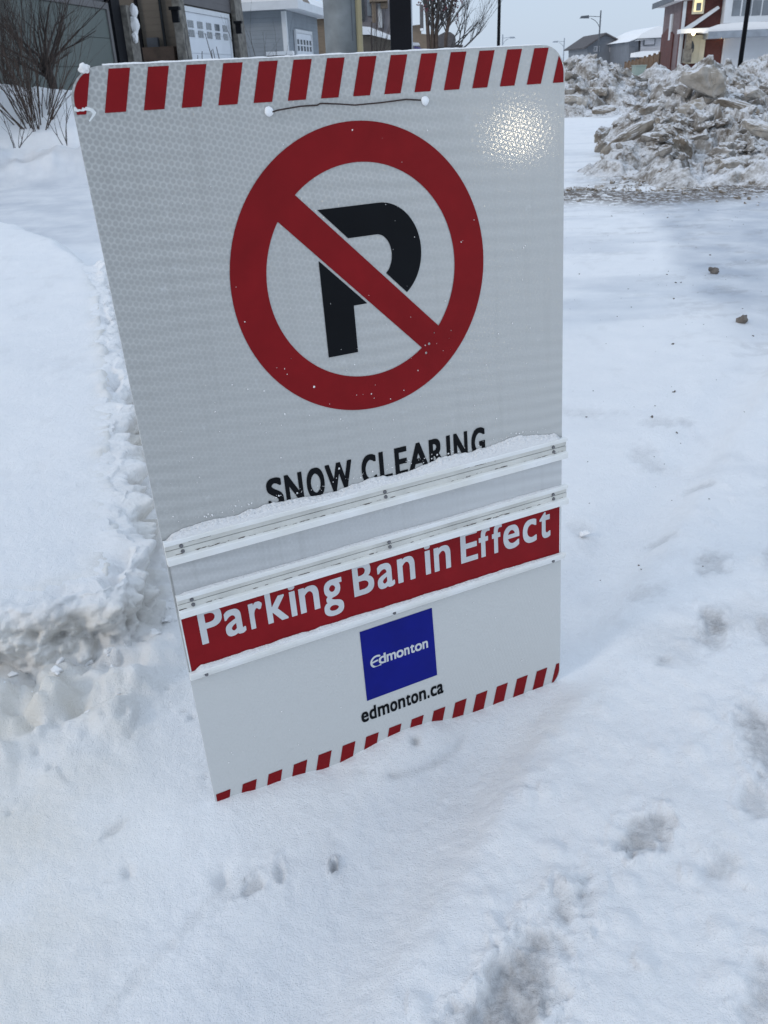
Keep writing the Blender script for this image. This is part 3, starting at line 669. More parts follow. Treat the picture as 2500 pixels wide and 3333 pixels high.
# slide-in panels between the rails
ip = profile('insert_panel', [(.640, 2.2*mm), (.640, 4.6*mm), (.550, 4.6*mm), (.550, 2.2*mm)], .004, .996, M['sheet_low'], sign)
rp = field_mesh('insert_panel', lambda X, Y: mn(mn(X-.0052, .9925-X), mn(Y-.358, .512-Y)), 0, 1, .35, .52, .004, 2.4*mm, M['red_panel'], sign); rp['label'] = 'red slide-in panel'
bk = profile('panel_backing', [(.358, .8*mm), (.358, 2.0*mm), (.512, 2.0*mm), (.512, .8*mm)], .0022, .9965, M['bare'], sign)
PB = [('P', .0393, .0915), ('a', .0948, .1400), ('r', .1515, .1830), ('k', .1915, .2400), ('i', .2470, .2625), ('n', .2702, .3180), ('g', .3270, .3765), ('B', .4045, .4575), ('a', .4667, .5115), ('n', .5205, .5668), ('i', .5947, .6105), ('n', .6200, .6660), ('E', .6950, .7437), ('f', .7474, .7798), ('f', .7860, .8155), ('e', .8193, .8675), ('c', .8782, .9206), ('t', .9295, .9633)]
lettering('lettering', PB, .4213, .0865, .0638, .0018, 3.0*mm, M['white_film'], rp, .0007)
# city logo and web address
lp = field_mesh('logo_plate', lambda X, Y: poly_sd(X, Y, [(.4087, .3231), (.607, .3242), (.61, .123), (.4093, .1218)]), .4, .62, .115, .33, .0012, .0008, M['blue'], sign)
def bigE(X, Y):
    f = np.full(X.shape, -1e9); cx, cy, rx, ry = .4465, .2262, .0160, .0155
    P = [(cx+rx*math.cos(t), cy+ry*math.sin(t)) for t in np.radians(np.linspace(62, 300, 26))]
    P = [(.4530, .2405)]+P+[(.4545, .2125)]
    for a, b in zip(P[:-1], P[1:]): f = mxx(f, seg(X, Y, a, b, .0026))
    return mxx(f, seg(X, Y, (.4325, .2262), (.4470, .2288), .0024))
lettering('lettering', [('d', .4508, .4710), ('m', .4726, .4985), ('o', .4995, .5200), ('n', .5217, .5362), ('t', .5386, .5510), ('o', .5517, .5720), ('n', .5735, .5890)],
          .2150, .0285, .0212, .00085, .0014, M['white_film'], lp, .0004, extra=bigE)
lettering('web_address', [('e', .3896, .4096), ('d', .4120, .4315), ('m', .4357, .4677), ('o', .4705, .4906), ('n', .4932, .5134), ('t', .5160, .5296), ('o', .5307, .5513), ('n', .5540, .5741), ('.', .5779, .5840), ('c', .5876, .6059), ('a', .6072, .6257)],
          .0622, .0400, .0300, .0012, .0010, M['black_film'], sign, .0005)
# tie wire between two white plugs
wp = [(.3440, 1.4552), (.3530, 1.4572), (.3611, 1.458), (.3986, 1.4612), (.4341, 1.4612), (.4395, 1.4632), (.4433, 1.4636), (.475, 1.4605), (.5087, 1.4566), (.5652, 1.4577), (.6209, 1.4604), (.6563, 1.457), (.660, 1.456)]
mb = MB(); mb.tube([(x*SW, y*SW, .0035+.003*math.sin(i)) for i, (x, y) in enumerate(wp)], .00125, 6); wr_ = link('tie_wire', pymesh('tie_wire', mb.v, mb.f), M['wire'], sign, True)
for (x, y) in ((.3386, 1.4565), (.6624, 1.4552)):
    bm = bmesh.new(); bmesh.ops.create_uvsphere(bm, u_segments=14, v_segments=8, radius=.0085)
    for v in bm.verts: v.co.z = v.co.z*.42+.0015; v.co.x *= .9+.2*mnoise.noise(v.co*200+Vector((x*90, 0, 0))); v.co.y *= .95+.3*mnoise.noise(v.co*160+Vector((0, x*70, 3)))
    bmesh.ops.translate(bm, verts=bm.verts, vec=(x*SW, y*SW, 0)); me = bpy.data.meshes.new('plug'); bm.to_mesh(me); bm.free(); link('plug', me, M['plug'], wr_, True)
# two struts that hold the board up from behind
for x in (.32, .70):
    mb = MB(); a = np.array([x*SW, 1.30*SW, -.012]); b = np.array([x*SW, -.03*SW, -.34])
    mb.tube([a, b], .012, 8); link('rear_strut', pymesh('rear_strut', mb.v, mb.f), M['grey_metal'], sign)

def on_sign(o): o.location = tuple(SO); o.rotation_euler = SM.to_euler(); return o
# snow that settled on the sign
def ledge_snow(name, x0, x1, ybase, hfun, depth, zb, seed, n=1100, mrow=22, amp=1.0):
    xs = np.linspace(x0, x1, n); t = np.linspace(0, 1, mrow); X, T = np.meshgrid(xs, t)
    hh = hfun(xs)*(1+.55*fbm(xs*38, xs*0+seed, seed, 4)); ends = np.minimum(sstep(x0, x0+.02, xs), sstep(x1, x1-.02, xs)); hh = hh*ends
    A = T*PI/2
    Y = ybase+hh[None, :]*np.cos(A)**.75; Z = zb+depth*(np.sin(A)**.9)*(ends[None, :]*.6+.4)
    b_, _, c_, _, _, _ = worley(X*150, Y*150, seed+5)
    rg = amp*(.0030*fbm(X*150, Y*150+T*14, seed+1, 3)+.0030*(c_-.5)*sstep(.5, .15, b_)+.0016*fbm(X*420, T*40, seed+2, 2))*np.sin(PI*np.clip(T*.93+.07, 0, 1))
    Y = Y+rg*1.2*(T < .98); Z = np.maximum(Z+rg*SW, zb*.9)
    X = X+.0012*fbm(X*120, Y*120, seed+3, 2)
    o = on_sign(link(name, gridmesh(name, X*SW, Y*SW, Z), M['flakes'], smooth=True)); return o
o = ledge_snow('snow_ridge', .003, .994, .683, lambda x: .0190+.008*np.sin(x*9+1)*.5+.004*np.sin(x*31)-.014*sstep(.17, .0, x)+.004*sstep(.3, .9, x), 11*mm, 1.0*mm, 301)
tag(o, 'thick clumpy snow ridge on the upper rail, hiding the feet of black letters', 'snow', 'snow lying on the sign ledges')
o = ledge_snow('snow_ridge', .008, .990, .3635, lambda x: .0092-.004*sstep(.25, .75, x)-.004*sstep(.8, 1, x), 7.5*mm, 3.2*mm, 331, amp=.7)
tag(o, 'thin snow strip lying along the bottom of the red panel', 'snow', 'snow lying on the sign ledges')
o = ledge_snow('snow_ridge', .006, .995, .5562, lambda x: .0028+.001*np.sin(x*17), 7*mm, 4.8*mm, 351, amp=.5)
tag(o, 'faint line of snow on the middle rail under the blank white panel', 'snow', 'snow lying on the sign ledges')
# frost along the top edge
xs = np.linspace(.06, .94, 700); t = np.linspace(0, PI, 7); X, T = np.meshgrid(xs, t); h_ = .0020+.0028*np.clip(fbm(xs*45, xs*0, 401, 4)+.25, 0, 1)
o = on_sign(link('frost_line', gridmesh('frost_line', X*SW, (YT+h_[None, :]*np.sin(T))*SW, -.003+.0036*np.cos(T)), M['snow'], smooth=True))
tag(o, 'thin line of frost along the top edge of the sign board', 'snow', 'snow lying on the sign ledges')
def clump(name, x, y, r, seed, flat=.6):
    bm = bmesh.new(); bmesh.ops.create_icosphere(bm, subdivisions=3, radius=r)
    for v in bm.verts: v.co *= 1+.55*mnoise.noise(v.co/r*1.7+Vector((seed, 0, 0))); v.co.z = v.co.z*flat
    bmesh.ops.translate(bm, verts=bm.verts, vec=(x*SW, y*SW, .0)); me = bpy.data.meshes.new(name); bm.to_mesh(me); bm.free(); return on_sign(link(name, me, M['snow'], smooth=True))
tag(clump('snow_clump', .030, 1.5395, .0075, 5), 'small snow clump caught on the top left corner of the sign', 'snow', 'snow lying on the sign ledges')
rnd = random.Random(4); mb = MB()
for i in range(420):
    x, y = rnd.uniform(.03, .97), rnd.choice([rnd.gauss(.716, .005), rnd.gauss(.716, .004), rnd.gauss(.379-.004, .004), rnd.uniform(.72, 1.0), rnd.uniform(.72, 1.45), rnd.uniform(.02, .33)]); r = rnd.choice([.0006, .0008, .0011, .0018])*rnd.uniform(.7, 1.3)
    n_ = 7; pts = [((x*SW+r*SW*rnd.uniform(.6, 1.3)*math.cos(2*PI*k/n_)), (y*SW+r*SW*rnd.uniform(.6, 1.3)*math.sin(2*PI*k/n_)), .0012) for k in range(n_)]
    if .40 < x < .62 and .1 < y < .33: continue
    b0 = len(mb.v); mb.v += pts+[(x*SW, y*SW, .0024)]; mb.f += [(b0+k, b0+(k+1) % n_, b0+n_) for k in range(n_)]
o = on_sign(link('snow_specks', pymesh('snow_specks', mb.v, mb.f), M['snow'])); tag(o, 'tiny snowflakes stuck to the face of the sign', 'snow flecks', kind='stuff')

# ---------------------------------------------------------------- plowed snow piles
def pile(name, label, peaks, slope, box, res, seed, amp=1.0):
    x0, x1, y0, y1 = box; nx = int((x1-x0)/res); ny = int((y1-y0)/res)
    X, Y = np.meshgrid(np.linspace(x0, x1, nx), np.linspace(y0, y1, ny)); Zp = np.full(X.shape, -9.0)
    wx = X+.5*fbm(X*.7, Y*.7, seed, 3); wy = Y+.5*fbm(X*.7+9, Y*.7, seed+1, 3)
    for (px, py, pz, fl) in peaks:
        d = np.hypot(wx-px, (wy-py)); q = pz+.02-slope*np.sqrt(d*d+fl*fl)+slope*fl*.75; Zp = np.maximum(Zp, q)
    env = sstep(-.15, .5, Zp)
    _, _, c1, c2, ox, oy = worley(X*1.1+.3*fbm(X*2, Y*2, seed, 2), Y*1.1, seed+3); b2, _, d1, d2, px_, py_ = worley(X*2.9, Y*2.9, seed+4); b3, _, e1, e2, qx, qy = worley(X*7, Y*7, seed+6)
    Zp = Zp+amp*env*(.18*(c1-.5)+.22*(c2-.5)*ox+.20*(d1-.5)+.30*(d2-.5)*px_+.25*(d1-.5)*py_+.13*(e1-.5)*sstep(.6, .2, b3)+.10*(e2-.5)*qx+.16*fbm(X*1.8, Y*1.8, seed+8, 5)+.09*fbm(X*9, Y*9, seed+9, 3)-.05*sstep(.5, .8, b2))
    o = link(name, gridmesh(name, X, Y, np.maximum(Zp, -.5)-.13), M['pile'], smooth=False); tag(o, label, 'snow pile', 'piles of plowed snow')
    def zz(x, y):
        j = min(ny-1, max(0, int((y-y0)/(y1-y0)*(ny-1)))); i = min(nx-1, max(0, int((x-x0)/(x1-x0)*(nx-1)))); return float(max(Zp[j, i]-.13, 0))
    return o, zz
def pk(px, py, d, fl=.6): p = at(px, py, d); return (p[0], p[1], p[2], fl)
pB, zB = pile('snow_pile', 'huge dirty plowed snow pile filling the right side, full of broken slabs',
              [pk(2335, 172, 23, .4), pk(2308, 238, 20.5, .3), pk(2290, 232, 18.5, .5), pk(2245, 345, 14.8, .3), pk(2140, 432, 12.9, .3), pk(2072, 440, 12.9, .2), pk(2400, 330, 14.5), pk(2205, 470, 11.9, .2), pk(2480, 440, 12.6), pk(2265, 488, 11.4, .3), pk(2335, 470, 11.6, .3), pk(2425, 500, 11.0, .3), pk(2490, 495, 11.0, .3), pk(2500, 260, 19), pk(2620, 350, 17), pk(2700, 480, 14), pk(2420, 240, 20)],
              .68, (2.6, 13.5, 9.6, 26), .036, 501)
pD, zD = pile('snow_pile', 'rounded dirty snow pile at the right edge before the white garage door', [pk(2490, 175, 30, .8), pk(2600, 120, 30, .8)], .6, (10.5, 19, 26, 34), .07, 521)
pA, zA = pile('snow_pile', 'grey plowed snow pile behind the top right corner of the sign', [pk(1895, 165, 31, .7), pk(1945, 188, 32, .5), pk(1850, 210, 30), pk(1972, 262, 31, .3), pk(1780, 200, 31), pk(1940, 310, 29, .3), pk(1860, 320, 28.6, .3)], .62, (3.2, 11.5, 25.5, 37), .06, 541)
pC, zC = pile('snow_pile', 'small pale snow pile in front of the brown board fence', [pk(2140, 203, 46, .4), pk(2178, 225, 46, .3), pk(2235, 203, 44, .6)], .7, (9.5, 20, 41, 51), .08, 561, .8)

def chunk_mesh(name, sx, sy, sz, seed, n=22):
    r = random.Random(seed); bm = bmesh.new()
    for _ in range(n):
        v = Vector((r.uniform(-1, 1), r.uniform(-1, 1), r.uniform(-1, 1)))
        k = max(abs(v.x), abs(v.y), abs(v.z)); v = v/(k**.8+1e-6)*r.uniform(.8, 1.0)
        bm.verts.new((v.x*sx, v.y*sy, v.z*sz))
    res = bmesh.ops.convex_hull(bm, input=bm.verts); bmesh.ops.delete(bm, geom=[q for q in res['geom_interior'] if isinstance(q, bmesh.types.BMVert)], context='VERTS')
    bmesh.ops.subdivide_edges(bm, edges=bm.edges, cuts=4, use_grid_fill=True); bmesh.ops.triangulate(bm, faces=bm.faces)
    s = min(sx, sy, sz)
    bmesh.ops.smooth_vert(bm, verts=bm.verts, factor=.5, use_axis_x=True, use_axis_y=True, use_axis_z=True)
    for v in bm.verts: v.co += v.co.normalized()*s*(.30*mnoise.noise(v.co/s*.9+Vector((seed*3.1, 0, 0)))+.26*mnoise.noise(v.co/s*2.2+Vector((0, seed*2.3, 0)))+.13*mnoise.noise(v.co/s*5))
    me = bpy.data.meshes.new(name); bm.to_mesh(me); bm.free(); return me
SLABS = [  # pixel, distance, size, yaw, tilt x, tilt y, label
    (2010, 455, 15.3, (1.05, .26, .24), 12, 8, -24, 'long rounded brown slab tilted at the left foot of the big pile'),
    (2115, 345, 16.3, (.36, .26, .17), 10, 5, -8, 'flat topped snowy slab on the left slope of the big pile'),
    (2300, 240, 17.6, (.95, .6, .60), 25, -6, 4, 'largest pale boulder of snow near the crest of the big pile'),
    (2405, 335, 15.0, (.85, .3, .16), -5, 8, 16, 'long dark edged slab lying across the upper right pile'),
    (2460, 292, 17.5, (.5, .3, .2), 5, 6, 5, 'white topped slab with brown edge near the right picture edge'),
    (2370, 530, 11.4, (.40, .34, .24), 15, 6, -6, 'pale square block at the front foot of the big pile'),
    (2225, 460, 13.4, (.42, .3, .34), 50, 15, 10, 'grey brown boulder in the middle of the big pile'),
    (2255, 340, 15.6, (.55, .25, .42), -20, 25, -30, 'pale wedge shaped block leaning in the big pile'),
    (2035, 512, 13.2, (.24, .2, .22), 0, 0, 0, 'round snowy lump at the foot below the long slab'),
    (2085, 505, 13.2, (.36, .22, .24), 20, 10, -20, 'round brown lump next to the round snowy lump'),
    (1957, 465, 15.5, (.20, .16, .22), 30, 20, 20, 'small upright brown block left of the long slab'),
    (1960, 425, 16.0, (.34, .2, .2), 35, 10, -25, 'small tilted snowy slab above the long slab'),
    (2150, 560, 11.6, (.20, .14, .16), 40, 30, -30, 'small dark triangular chunk at the front edge of the pile'),
    (2480, 405, 13.2, (.6, .3, .2), -10, 12, 14, 'dark brown sided slab at the right edge above the pale block'),
    (2165, 388, 15.2, (.3, .2, .14), 10, 0, 10, 'thin slab half sunk below the flat topped slab'),
    (1945, 290, 28.6, (.55, .35, .26), 0, 5, 0, 'snow capped brown slab at the front of the rear pile'),
    (1993, 300, 29.0, (.55, .3, .3), 20, 12, 22, 'dark tilted slab at the right foot of the rear pile'),
    (1875, 318, 28.2, (.75, .4, .3), -10, 6, 10, 'broad white topped block beside the sign edge'),
    (1990, 228, 31.0, (.45, .3, .5), 20, 25, 30, 'dark grey block on the right shoulder of the rear pile'),
    (1918, 258, 29.6, (.24, .25, .5), 0, 8, 12, 'narrow upright tan block in the rear pile'),
    (2095, 300, 24.0, (.24, .18, .16), 20, 10, 10, 'lone brown lump on the road between the two piles'),
    (1965, 350, 27.0, (.75, .3, .22), 0, 4, -6, 'low broken slab lying before the rear pile'),
]
for i, (px, py, d, sz, yaw, tx, ty, lab) in enumerate(SLABS):
    d = min(d, gp(px, py+.35*max(sz)*F/d*.5)[1])
    p = at(px, py, d); o = link('ice_slab', chunk_mesh('ice_slab', sz[0]*.50, sz[1]*.50, sz[2]*.52, 900+i), M['pale_slab'] if 'pale' in lab or 'white' in lab else M['slab'], smooth=False)
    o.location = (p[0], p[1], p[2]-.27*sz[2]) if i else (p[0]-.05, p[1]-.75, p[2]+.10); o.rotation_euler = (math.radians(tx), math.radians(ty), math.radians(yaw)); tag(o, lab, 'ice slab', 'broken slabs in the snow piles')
def rubble(name, label, n, spots, zf, smin, smax, seed, mat, sm=False):
    r = random.Random(seed); mb = MB(); base = [chunk_mesh('c', 1, .8, .6, seed+k, 12) for k in range(6)]
    arr = [(np.array([v.co[:] for v in q.vertices]), [tuple(p.vertices) for p in q.polygons]) for q in base]
    for q in base: bpy.data.meshes.remove(q)
    for i in range(n):
        x, y = spots(r)
        if zf is not gz and zf(x, y) < .15: continue
        s = smin+(smax-smin)*r.random()**3; V, Fc = r.choice(arr)
        R = np.array(Matrix.Rotation(r.uniform(0, 6.28), 3, 'Z') @ Matrix.Rotation(r.uniform(-.6, .6), 3, 'X'))
        b0 = len(mb.v); P = (V*s*np.array([r.uniform(.7, 1.3), r.uniform(.7, 1.2), r.uniform(.6, 1.1)]))@R.T+np.array([x, y, zf(x, y)+s*.22])
        mb.v += [tuple(q) for q in P]; mb.f += [tuple(k+b0 for k in f) for f in Fc]
    o = link(name, pymesh(name, mb.v, mb.f), mat, smooth=sm); tag(o, label, 'snow rubble', kind='stuff')
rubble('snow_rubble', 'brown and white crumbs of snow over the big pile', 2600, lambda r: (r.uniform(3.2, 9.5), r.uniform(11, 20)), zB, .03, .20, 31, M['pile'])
rubble('snow_rubble', 'crumbs of snow over the rear pile', 260, lambda r: (r.uniform(4.5, 9.5), r.uniform(27.5, 33)), zA, .06, .3, 37, M['pile'])
def wsp(r):
    x = r.uniform(1.9, 6.5); return x, r.gauss(10.6+.10*x, .45)
rubble('snow_rubble', 'gritty brown crumbs in a line across the road', 420, wsp, gz, .012, .075, 41, M['slab'])
def rsp(r):
    y = 1.8+9*r.random()**.7; return y*r.uniform(.20, .46), y
rubble('road_grit', 'small dark crumbs of grit scattered over the packed road', 150, rsp, gz, .003, .010, 43, M['grit'])
def psp(r):
    px, py = 2480-460*r.random()**1.2, r.gauss(575, 28); q = gp(px, py); return q[0], q[1]
rubble('snow_rubble', 'loose brown crumbs before the foot of the big pile', 700, psp, gz, .010, .05, 47, M['slab'])
for (px, py, s, lab, seed) in ((2415, 1040, .045, 'round brown lump of ice alone on the road at right', 61), (2320, 888, .040, 'dark wedge shaped lump on the edge of the grey ice', 62), (1905, 1732, .018, 'small white snow lump on the road right of the sign', 64)):
    q = gp(px, py, -.02); o = link('ice_lump', chunk_mesh('ice_lump', s, s*.85, s*.8, seed, 14), M['snow'] if seed == 64 else M['stone_lump'], smooth=True)
    o.location = (q[0], q[1], gz(q[0], q[1])+s*.45); tag(o, lab, 'ice lump')


# ---------------------------------------------------------------- houses along the street on the left
V0 = -9.5
def part(name, mat, parent, fn, smooth=False):
    mb = MB(); fn(mb); return mb.build(name, mat, parent, smooth)
def house(name, u, v, label): return empty(name, S(u, v, 0), label, 'house')
def garage_door(parent, u0, u1, v, z0, z1, mat, wins=5, facing='v', trim=M['white_trim'], wz=(.60, .86)):
    """a sectional door; facing 'v' looks across the street, 'u' looks back along it"""
    def bx(mb, a0, a1, d0, d1, b0, b1):
        return mb.sbox(a0, a1, v+d0, v+d1, b0, b1) if facing == 'v' else mb.sbox(v-d1, v-d0, a0, a1, b0, b1)
    d = MB(); n = 4
    for k in range(n): bx(d, u0, u1, .02, .075, z0+(z1-z0)*k/n+.008, z0+(z1-z0)*(k+1)/n-.008)
    bx(d, u0, u1, .0, .055, z0, z1); d = d.build('garage_door', mat, parent)
    t = MB(); w_ = .14; bx(t, u0-w_, u0-.003, .0, .11, z0, z1+w_); bx(t, u1+.003, u1+w_, .0, .11, z0, z1+w_); bx(t, u0-.003, u1+.003, .0, .11, z1+.003, z1+w_)
    t.build('door_frame', trim, parent)
    if wins:
        L = (u1-u0)/wins
        for k in range(wins):
            a = u0+L*k+L*.2; b = u0+L*(k+1)-L*.2; zz0 = z0+(z1-z0)*wz[0]; zz1 = z0+(z1-z0)*wz[1]
            g_ = MB()
            for i in range(3):
                for j in range(2):
                    x0 = a+(b-a)*i/3; x1 = a+(b-a)*(i+1)/3; y0 = zz0+(zz1-zz0)*j/2; y1 = zz0+(zz1-zz0)*(j+1)/2
                    bx(g_, x0+.015, x1-.015, .078, .09, y0+(.03 if j else .0), y1-(.0 if j else .03))
            g_.build('window', M['glass'], d)
    return d

# --- olive house, nearest
uA0, _ = hv(-330, 60, V0); uA1, zA1 = hv(330, 12, V0); uP, _ = hv(345, 40, V0); uP2, _ = hv(374, 40, V0); uP3, _ = hv(402, 40, V0)
hA = house('olive_house', uA1, V0, 'nearest house at left with an olive grey garage door behind bare shrubs')
gd = garage_door(hA, uA0, uA1, V0, zA1-2.55, zA1-.12, M['olive_door'], 0, trim=M['taupe'])
part('wall', M['siding_dark'], hA, lambda m: m.sbox(uA0-2, uP2, V0-7, V0-.01, .0, zA1+1.6))
part('downspout', M['black_metal'], hA, lambda m: m.sbox(uP, uP2-.02, V0+.0, V0+.16, .1, zA1+1.2))
part('stone_pillar', M['stone'], hA, lambda m: (m.sbox(uP2, uP3, V0-.35, V0+.30, .9, zA1+.0), m.sbox(uP2-.02, uP3+.04, V0-.37, V0+.34, 0, .895)))
part('roof', M['shingle'], hA, lambda m: m.prism([S(uA0-2.4, V0+.7, zA1+1.3), S(uA0-2.4, V0-3.5, zA1+3.4), S(uA0-2.4, V0-7.5, zA1+1.3)], np.array(S(uP3+.4-uA0+2.4, 0, 0))))
zc_ = hv(380, 45, V0)[1]
o = MB(); 
def lumpbox(name, mat, c, r, seed, parent=None, n=3):
    bm = bmesh.new(); bmesh.ops.create_icosphere(bm, subdivisions=n, radius=1.0)
    for v in bm.verts:
        v.co *= 1+.28*mnoise.noise(v.co*1.6+Vector((seed, 0, 0))); v.co = Vector((v.co.x*r[0]+c[0], v.co.y*r[1]+c[1], v.co.z*r[2]+c[2]))
    me = bpy.data.meshes.new(name); bm.to_mesh(me); bm.free(); return link(name, me, mat, None, True)
for (dz, rr) in ((.15, .16), (-.15, .20), (-.42, .13)):
    lumpbox('snow_cap', M['snow'], np.array(S((uP2+uP3)/2+.25*dz, V0+.36, zc_-.1+dz))-np.array(hA.location), (rr*.6, .10, rr*1.0), 3+dz*7).parent = hA

# --- brown house: a side wall that faces us, then a white garage door between stone pillars
uB, _ = hv(592, 100, V0); uB1, zB1 = hv(570, 30, V0); uBd0, _ = hv(586, 100, V0); uBd1, _ = hv(737, 110, V0); uBe, _ = hv(786, 110, V0)
zBt = hv(735, 62, V0)[1]
vB0, _ = hu(398, 60, uB)
hB = house('brown_house', uB, V0, 'brown sided house with stone pillars beside its white garage door')
part('wall', M['siding_brown'], hB, lambda m: m.sbox(uB, uBe+.3, vB0-5, V0-.02, 0, zBt+2.2))
part('gable_panel', M['siding_dark'], hB, lambda m: m.sbox(uB+.1, uBe, V0-.015, V0+.06, zBt+.2, zBt+2.0))
garage_door(hB, uB+.14, uBd1, V0+.02, zBt-2.2, zBt, M['garage_white'], wz=(.70, .90))
part('stone_pillar', M['stone'], hB, lambda m: m.quadbox([S(uB-.75, V0+.0, .1), S(uB-.75, V0+.30, .1), S(uB-.02, V0+.30, .1), S(uB-.02, V0, .1), S(uB-.55, V0+.0, zBt+1.2), S(uB-.55, V0+.2, zBt+1.2), S(uB-.22, V0+.2, zBt+1.2), S(uB-.22, V0, zBt+1.2)]))
part('stone_pillar', M['stone'], hB, lambda m: m.quadbox([S(uBd1+.55, V0+.07, .1), S(uBd1+.55, V0+.3, .1), S(uBe-.25, V0+.3, .1), S(uBe-.25, V0+.07, .1), S(uBd1+.65, V0+.07, zBt+1.2), S(uBd1+.65, V0+.2, zBt+1.2), S(uBe-.4, V0+.2, zBt+1.2), S(uBe-.4, V0+.07, zBt+1.2)]))
def wall_item(name, mat, parent, x0, y0, x1, y1, u, d0=.02, d1=.10):       # on a wall across the street axis, by its look in the photo
    va, za = hu(x0, y0, u); vb, zb = hu(x1, y1, u)
    return part(name, mat, parent, lambda m: m.sbox(u-d1, u-d0+.0, va, vb, zb, za))
wall_item('downspout', M['black_metal'], hB, 446, -10, 470, 215, uB)
wall_item('window', M['dark_glass'], hB, 516, -10, 545, 152, uB)
wall_item('meter_box', M['dark_metal'], hB, 483, 124, 522, 153, uB, .02, .18)
wall_item('planter', M['fence_dark'], hB, 482, 156, 592, 225, uB, .02, .5)
for (px, py, nm) in ((558, 36, 1), (766, 80, 2)):
    u_, z_ = hv(px, py, V0+.35)
    l_ = MB(); c = np.array(S(u_, V0+.45, z_)); l_.box(c[0]-.09, c[0]+.09, c[1]-.09, c[1]+.09, c[2]-.28, c[2]+.02); l_.box(c[0]-.14, c[0]+.14, c[1]-.14, c[1]+.14, c[2]+.023, c[2]+.10)
    l_.build('wall_lantern', M['black_metal'], hB)
part('roof', M['shingle'], hB, lambda m: m.prism([S(uB-.5, V0+.6, zBt+2.0), S(uB-.5, V0+.6, zBt+2.25), S(uB-.5, V0-4, zBt+4.3), S(uB-.5, V0-9, zBt+2.0)], np.array(S(uBe-uB+1.0, 0, 0))))

# --- grey house
uC, zC = hv(926, 36, V0); uC1, zC1 = hv(1033, 85, V0); vC0, _ = hu(768, 90, uC)
hC = house('grey_house', uC, V0, 'grey lap sided house with a white garage door and snowy eaves')
part('wall', M['siding_grey'], hC, lambda m: m.sbox(uC, uC1, vC0-4, V0, 0, zC+.05))
ud0, zd0 = hv(950, 70, V0); ud1, _ = hv(1008, 120, V0); zdt = hv(950, 100, V0)[1]
garage_door(hC, ud0+.25, ud1-.1, V0+.02, hv(945, 92, V0)[1]-2.3, hv(945, 92, V0)[1]-.15, M['garage_white'], 5, wz=(.66, .88))
part('corner_trim', M['white_trim'], hC, lambda m: m.sbox(uC-.03, uC+.22, V0-.16, V0+.03, .1, zC))
part('eave_fascia', M['white_trim'], hC, lambda m: (m.sbox(uC-.65, uC-.45, vC0-4, V0+.75, zC+.04, zC+.36), m.sbox(uC-.45, uC1+.6, V0+.55, V0+.75, zC+.04, zC+.36), m.sbox(uC-.45, uC1+.6, vC0-4, V0+.55, zC+.06, zC+.12)))
rf = part('roof', M['roof_snow'], hC, lambda m: m.prism([S(uC-.6, V0+.72, zC+.365), S(uC-.6, V0-5, zC+2.1), S(uC-.6, V0-11, zC+.37)], np.array(S(uC1-uC+1.2, 0, 0))))
part('dormer', M['siding_tan'], hC, lambda m: m.prism([S(uC+4.5, V0-.2, zC+.55), S(uC+4.5, V0-1.4, zC+2.4), S(uC+4.5, V0-2.6, zC+.55)], np.array(S(3, 0, 0))))
part('dormer_trim', M['white_trim'], hC, lambda m: m.prism([S(uC+4.3, V0-.0, zC+.55), S(uC+4.3, V0-1.4, zC+2.75), S(uC+4.3, V0-1.4, zC+2.42), S(uC+4.3, V0-.25, zC+.55)], np.array(S(.18, 0, 0))))
# hooded box by the corner: a parked utility trailer under snow
p = at(905, 178, 36)
tr = empty('utility_box', (p[0], p[1], 0), 'dark low box topped with snow at the corner of the grey house', 'utility box')
b0 = at(873, 178, 36); b1 = at(952, 178, 36)
part('body', M['black_metal'], tr, lambda m: m.box(b0[0], b1[0], p[1]-.3, p[1]+.5, 0, at(905, 181, 36)[2]))
part('snow_layer', M['snow'], tr, lambda m: m.box(b0[0]-.04, b1[0]+.04, p[1]-.34, p[1]+.54, at(905, 181, 36)[2]+.003, at(905, 168, 36)[2]))

# --- tan house, then two more down the row
uD, zD_ = hv(1036, 62, V0-.1)
hD = house('tan_house', uD+6, V0-1, 'tan house seen between the grey house and the thick grey pole')
part('wall', M['siding_tan'], hD, lambda m: m.sbox(uD+6, uD+15, V0-9, V0-.8, 0, hu(1045, 62, uD+6)[1]))
part('roof', M['roof_snow'], hD, lambda m: m.prism([S(uD+5.5, V0-.2, hu(1045, 62, uD+6)[1]+.01), S(uD+5.5, V0-5, hu(1045, 62, uD+6)[1]+2.6), S(uD+5.5, V0-9.6, hu(1045, 62, uD+6)[1]+.01)], np.array(S(10, 0, 0))))
def at_box(m, x0, y0, x1, y1, d, dep): a = at(x0, y1, d); b = at(x1, y0, d); m.box(min(a[0], b[0]), max(a[0], b[0]), d, d+dep, a[2], b[2]); return m
d1 = 62.0
hE = empty('balcony_house', tuple(at(1220, 205, d1)*np.array([1, 1, 0])), 'mauve grey house with dark upper windows seen between the thick pole and the black post', 'house')
part('wall', M['siding_mauve'], hE, lambda m: at_box(m, 1150, -60, 1268, 215, d1, 8))
part('window', M['dark_glass'], hE, lambda m: at_box(m, 1164, -30, 1184, 66, d1-.12, .1))
part('window', M['glass'], hE, lambda m: at_box(m, 1196, -20, 1206, 52, d1-.12, .1))
part('corner_post', M['white_trim'], hE, lambda m: at_box(m, 1232, -40, 1240, 90, d1-.2, .15))
part('balcony', M['siding_tan'], hE, lambda m: (at_box(m, 1203, -6, 1262, 6, d1-1.8, 1.6), at_box(m, 1212, 6, 1222, 74, d1-1.6, .5), at_box(m, 1240, 8, 1262, 26, d1-1.5, 1.2)))
hE2 = empty('low_garage', tuple(at(1225, 205, 54)*np.array([1, 1, 0])), 'low dark garage with a snowy sloping roof left of the black post', 'garage')
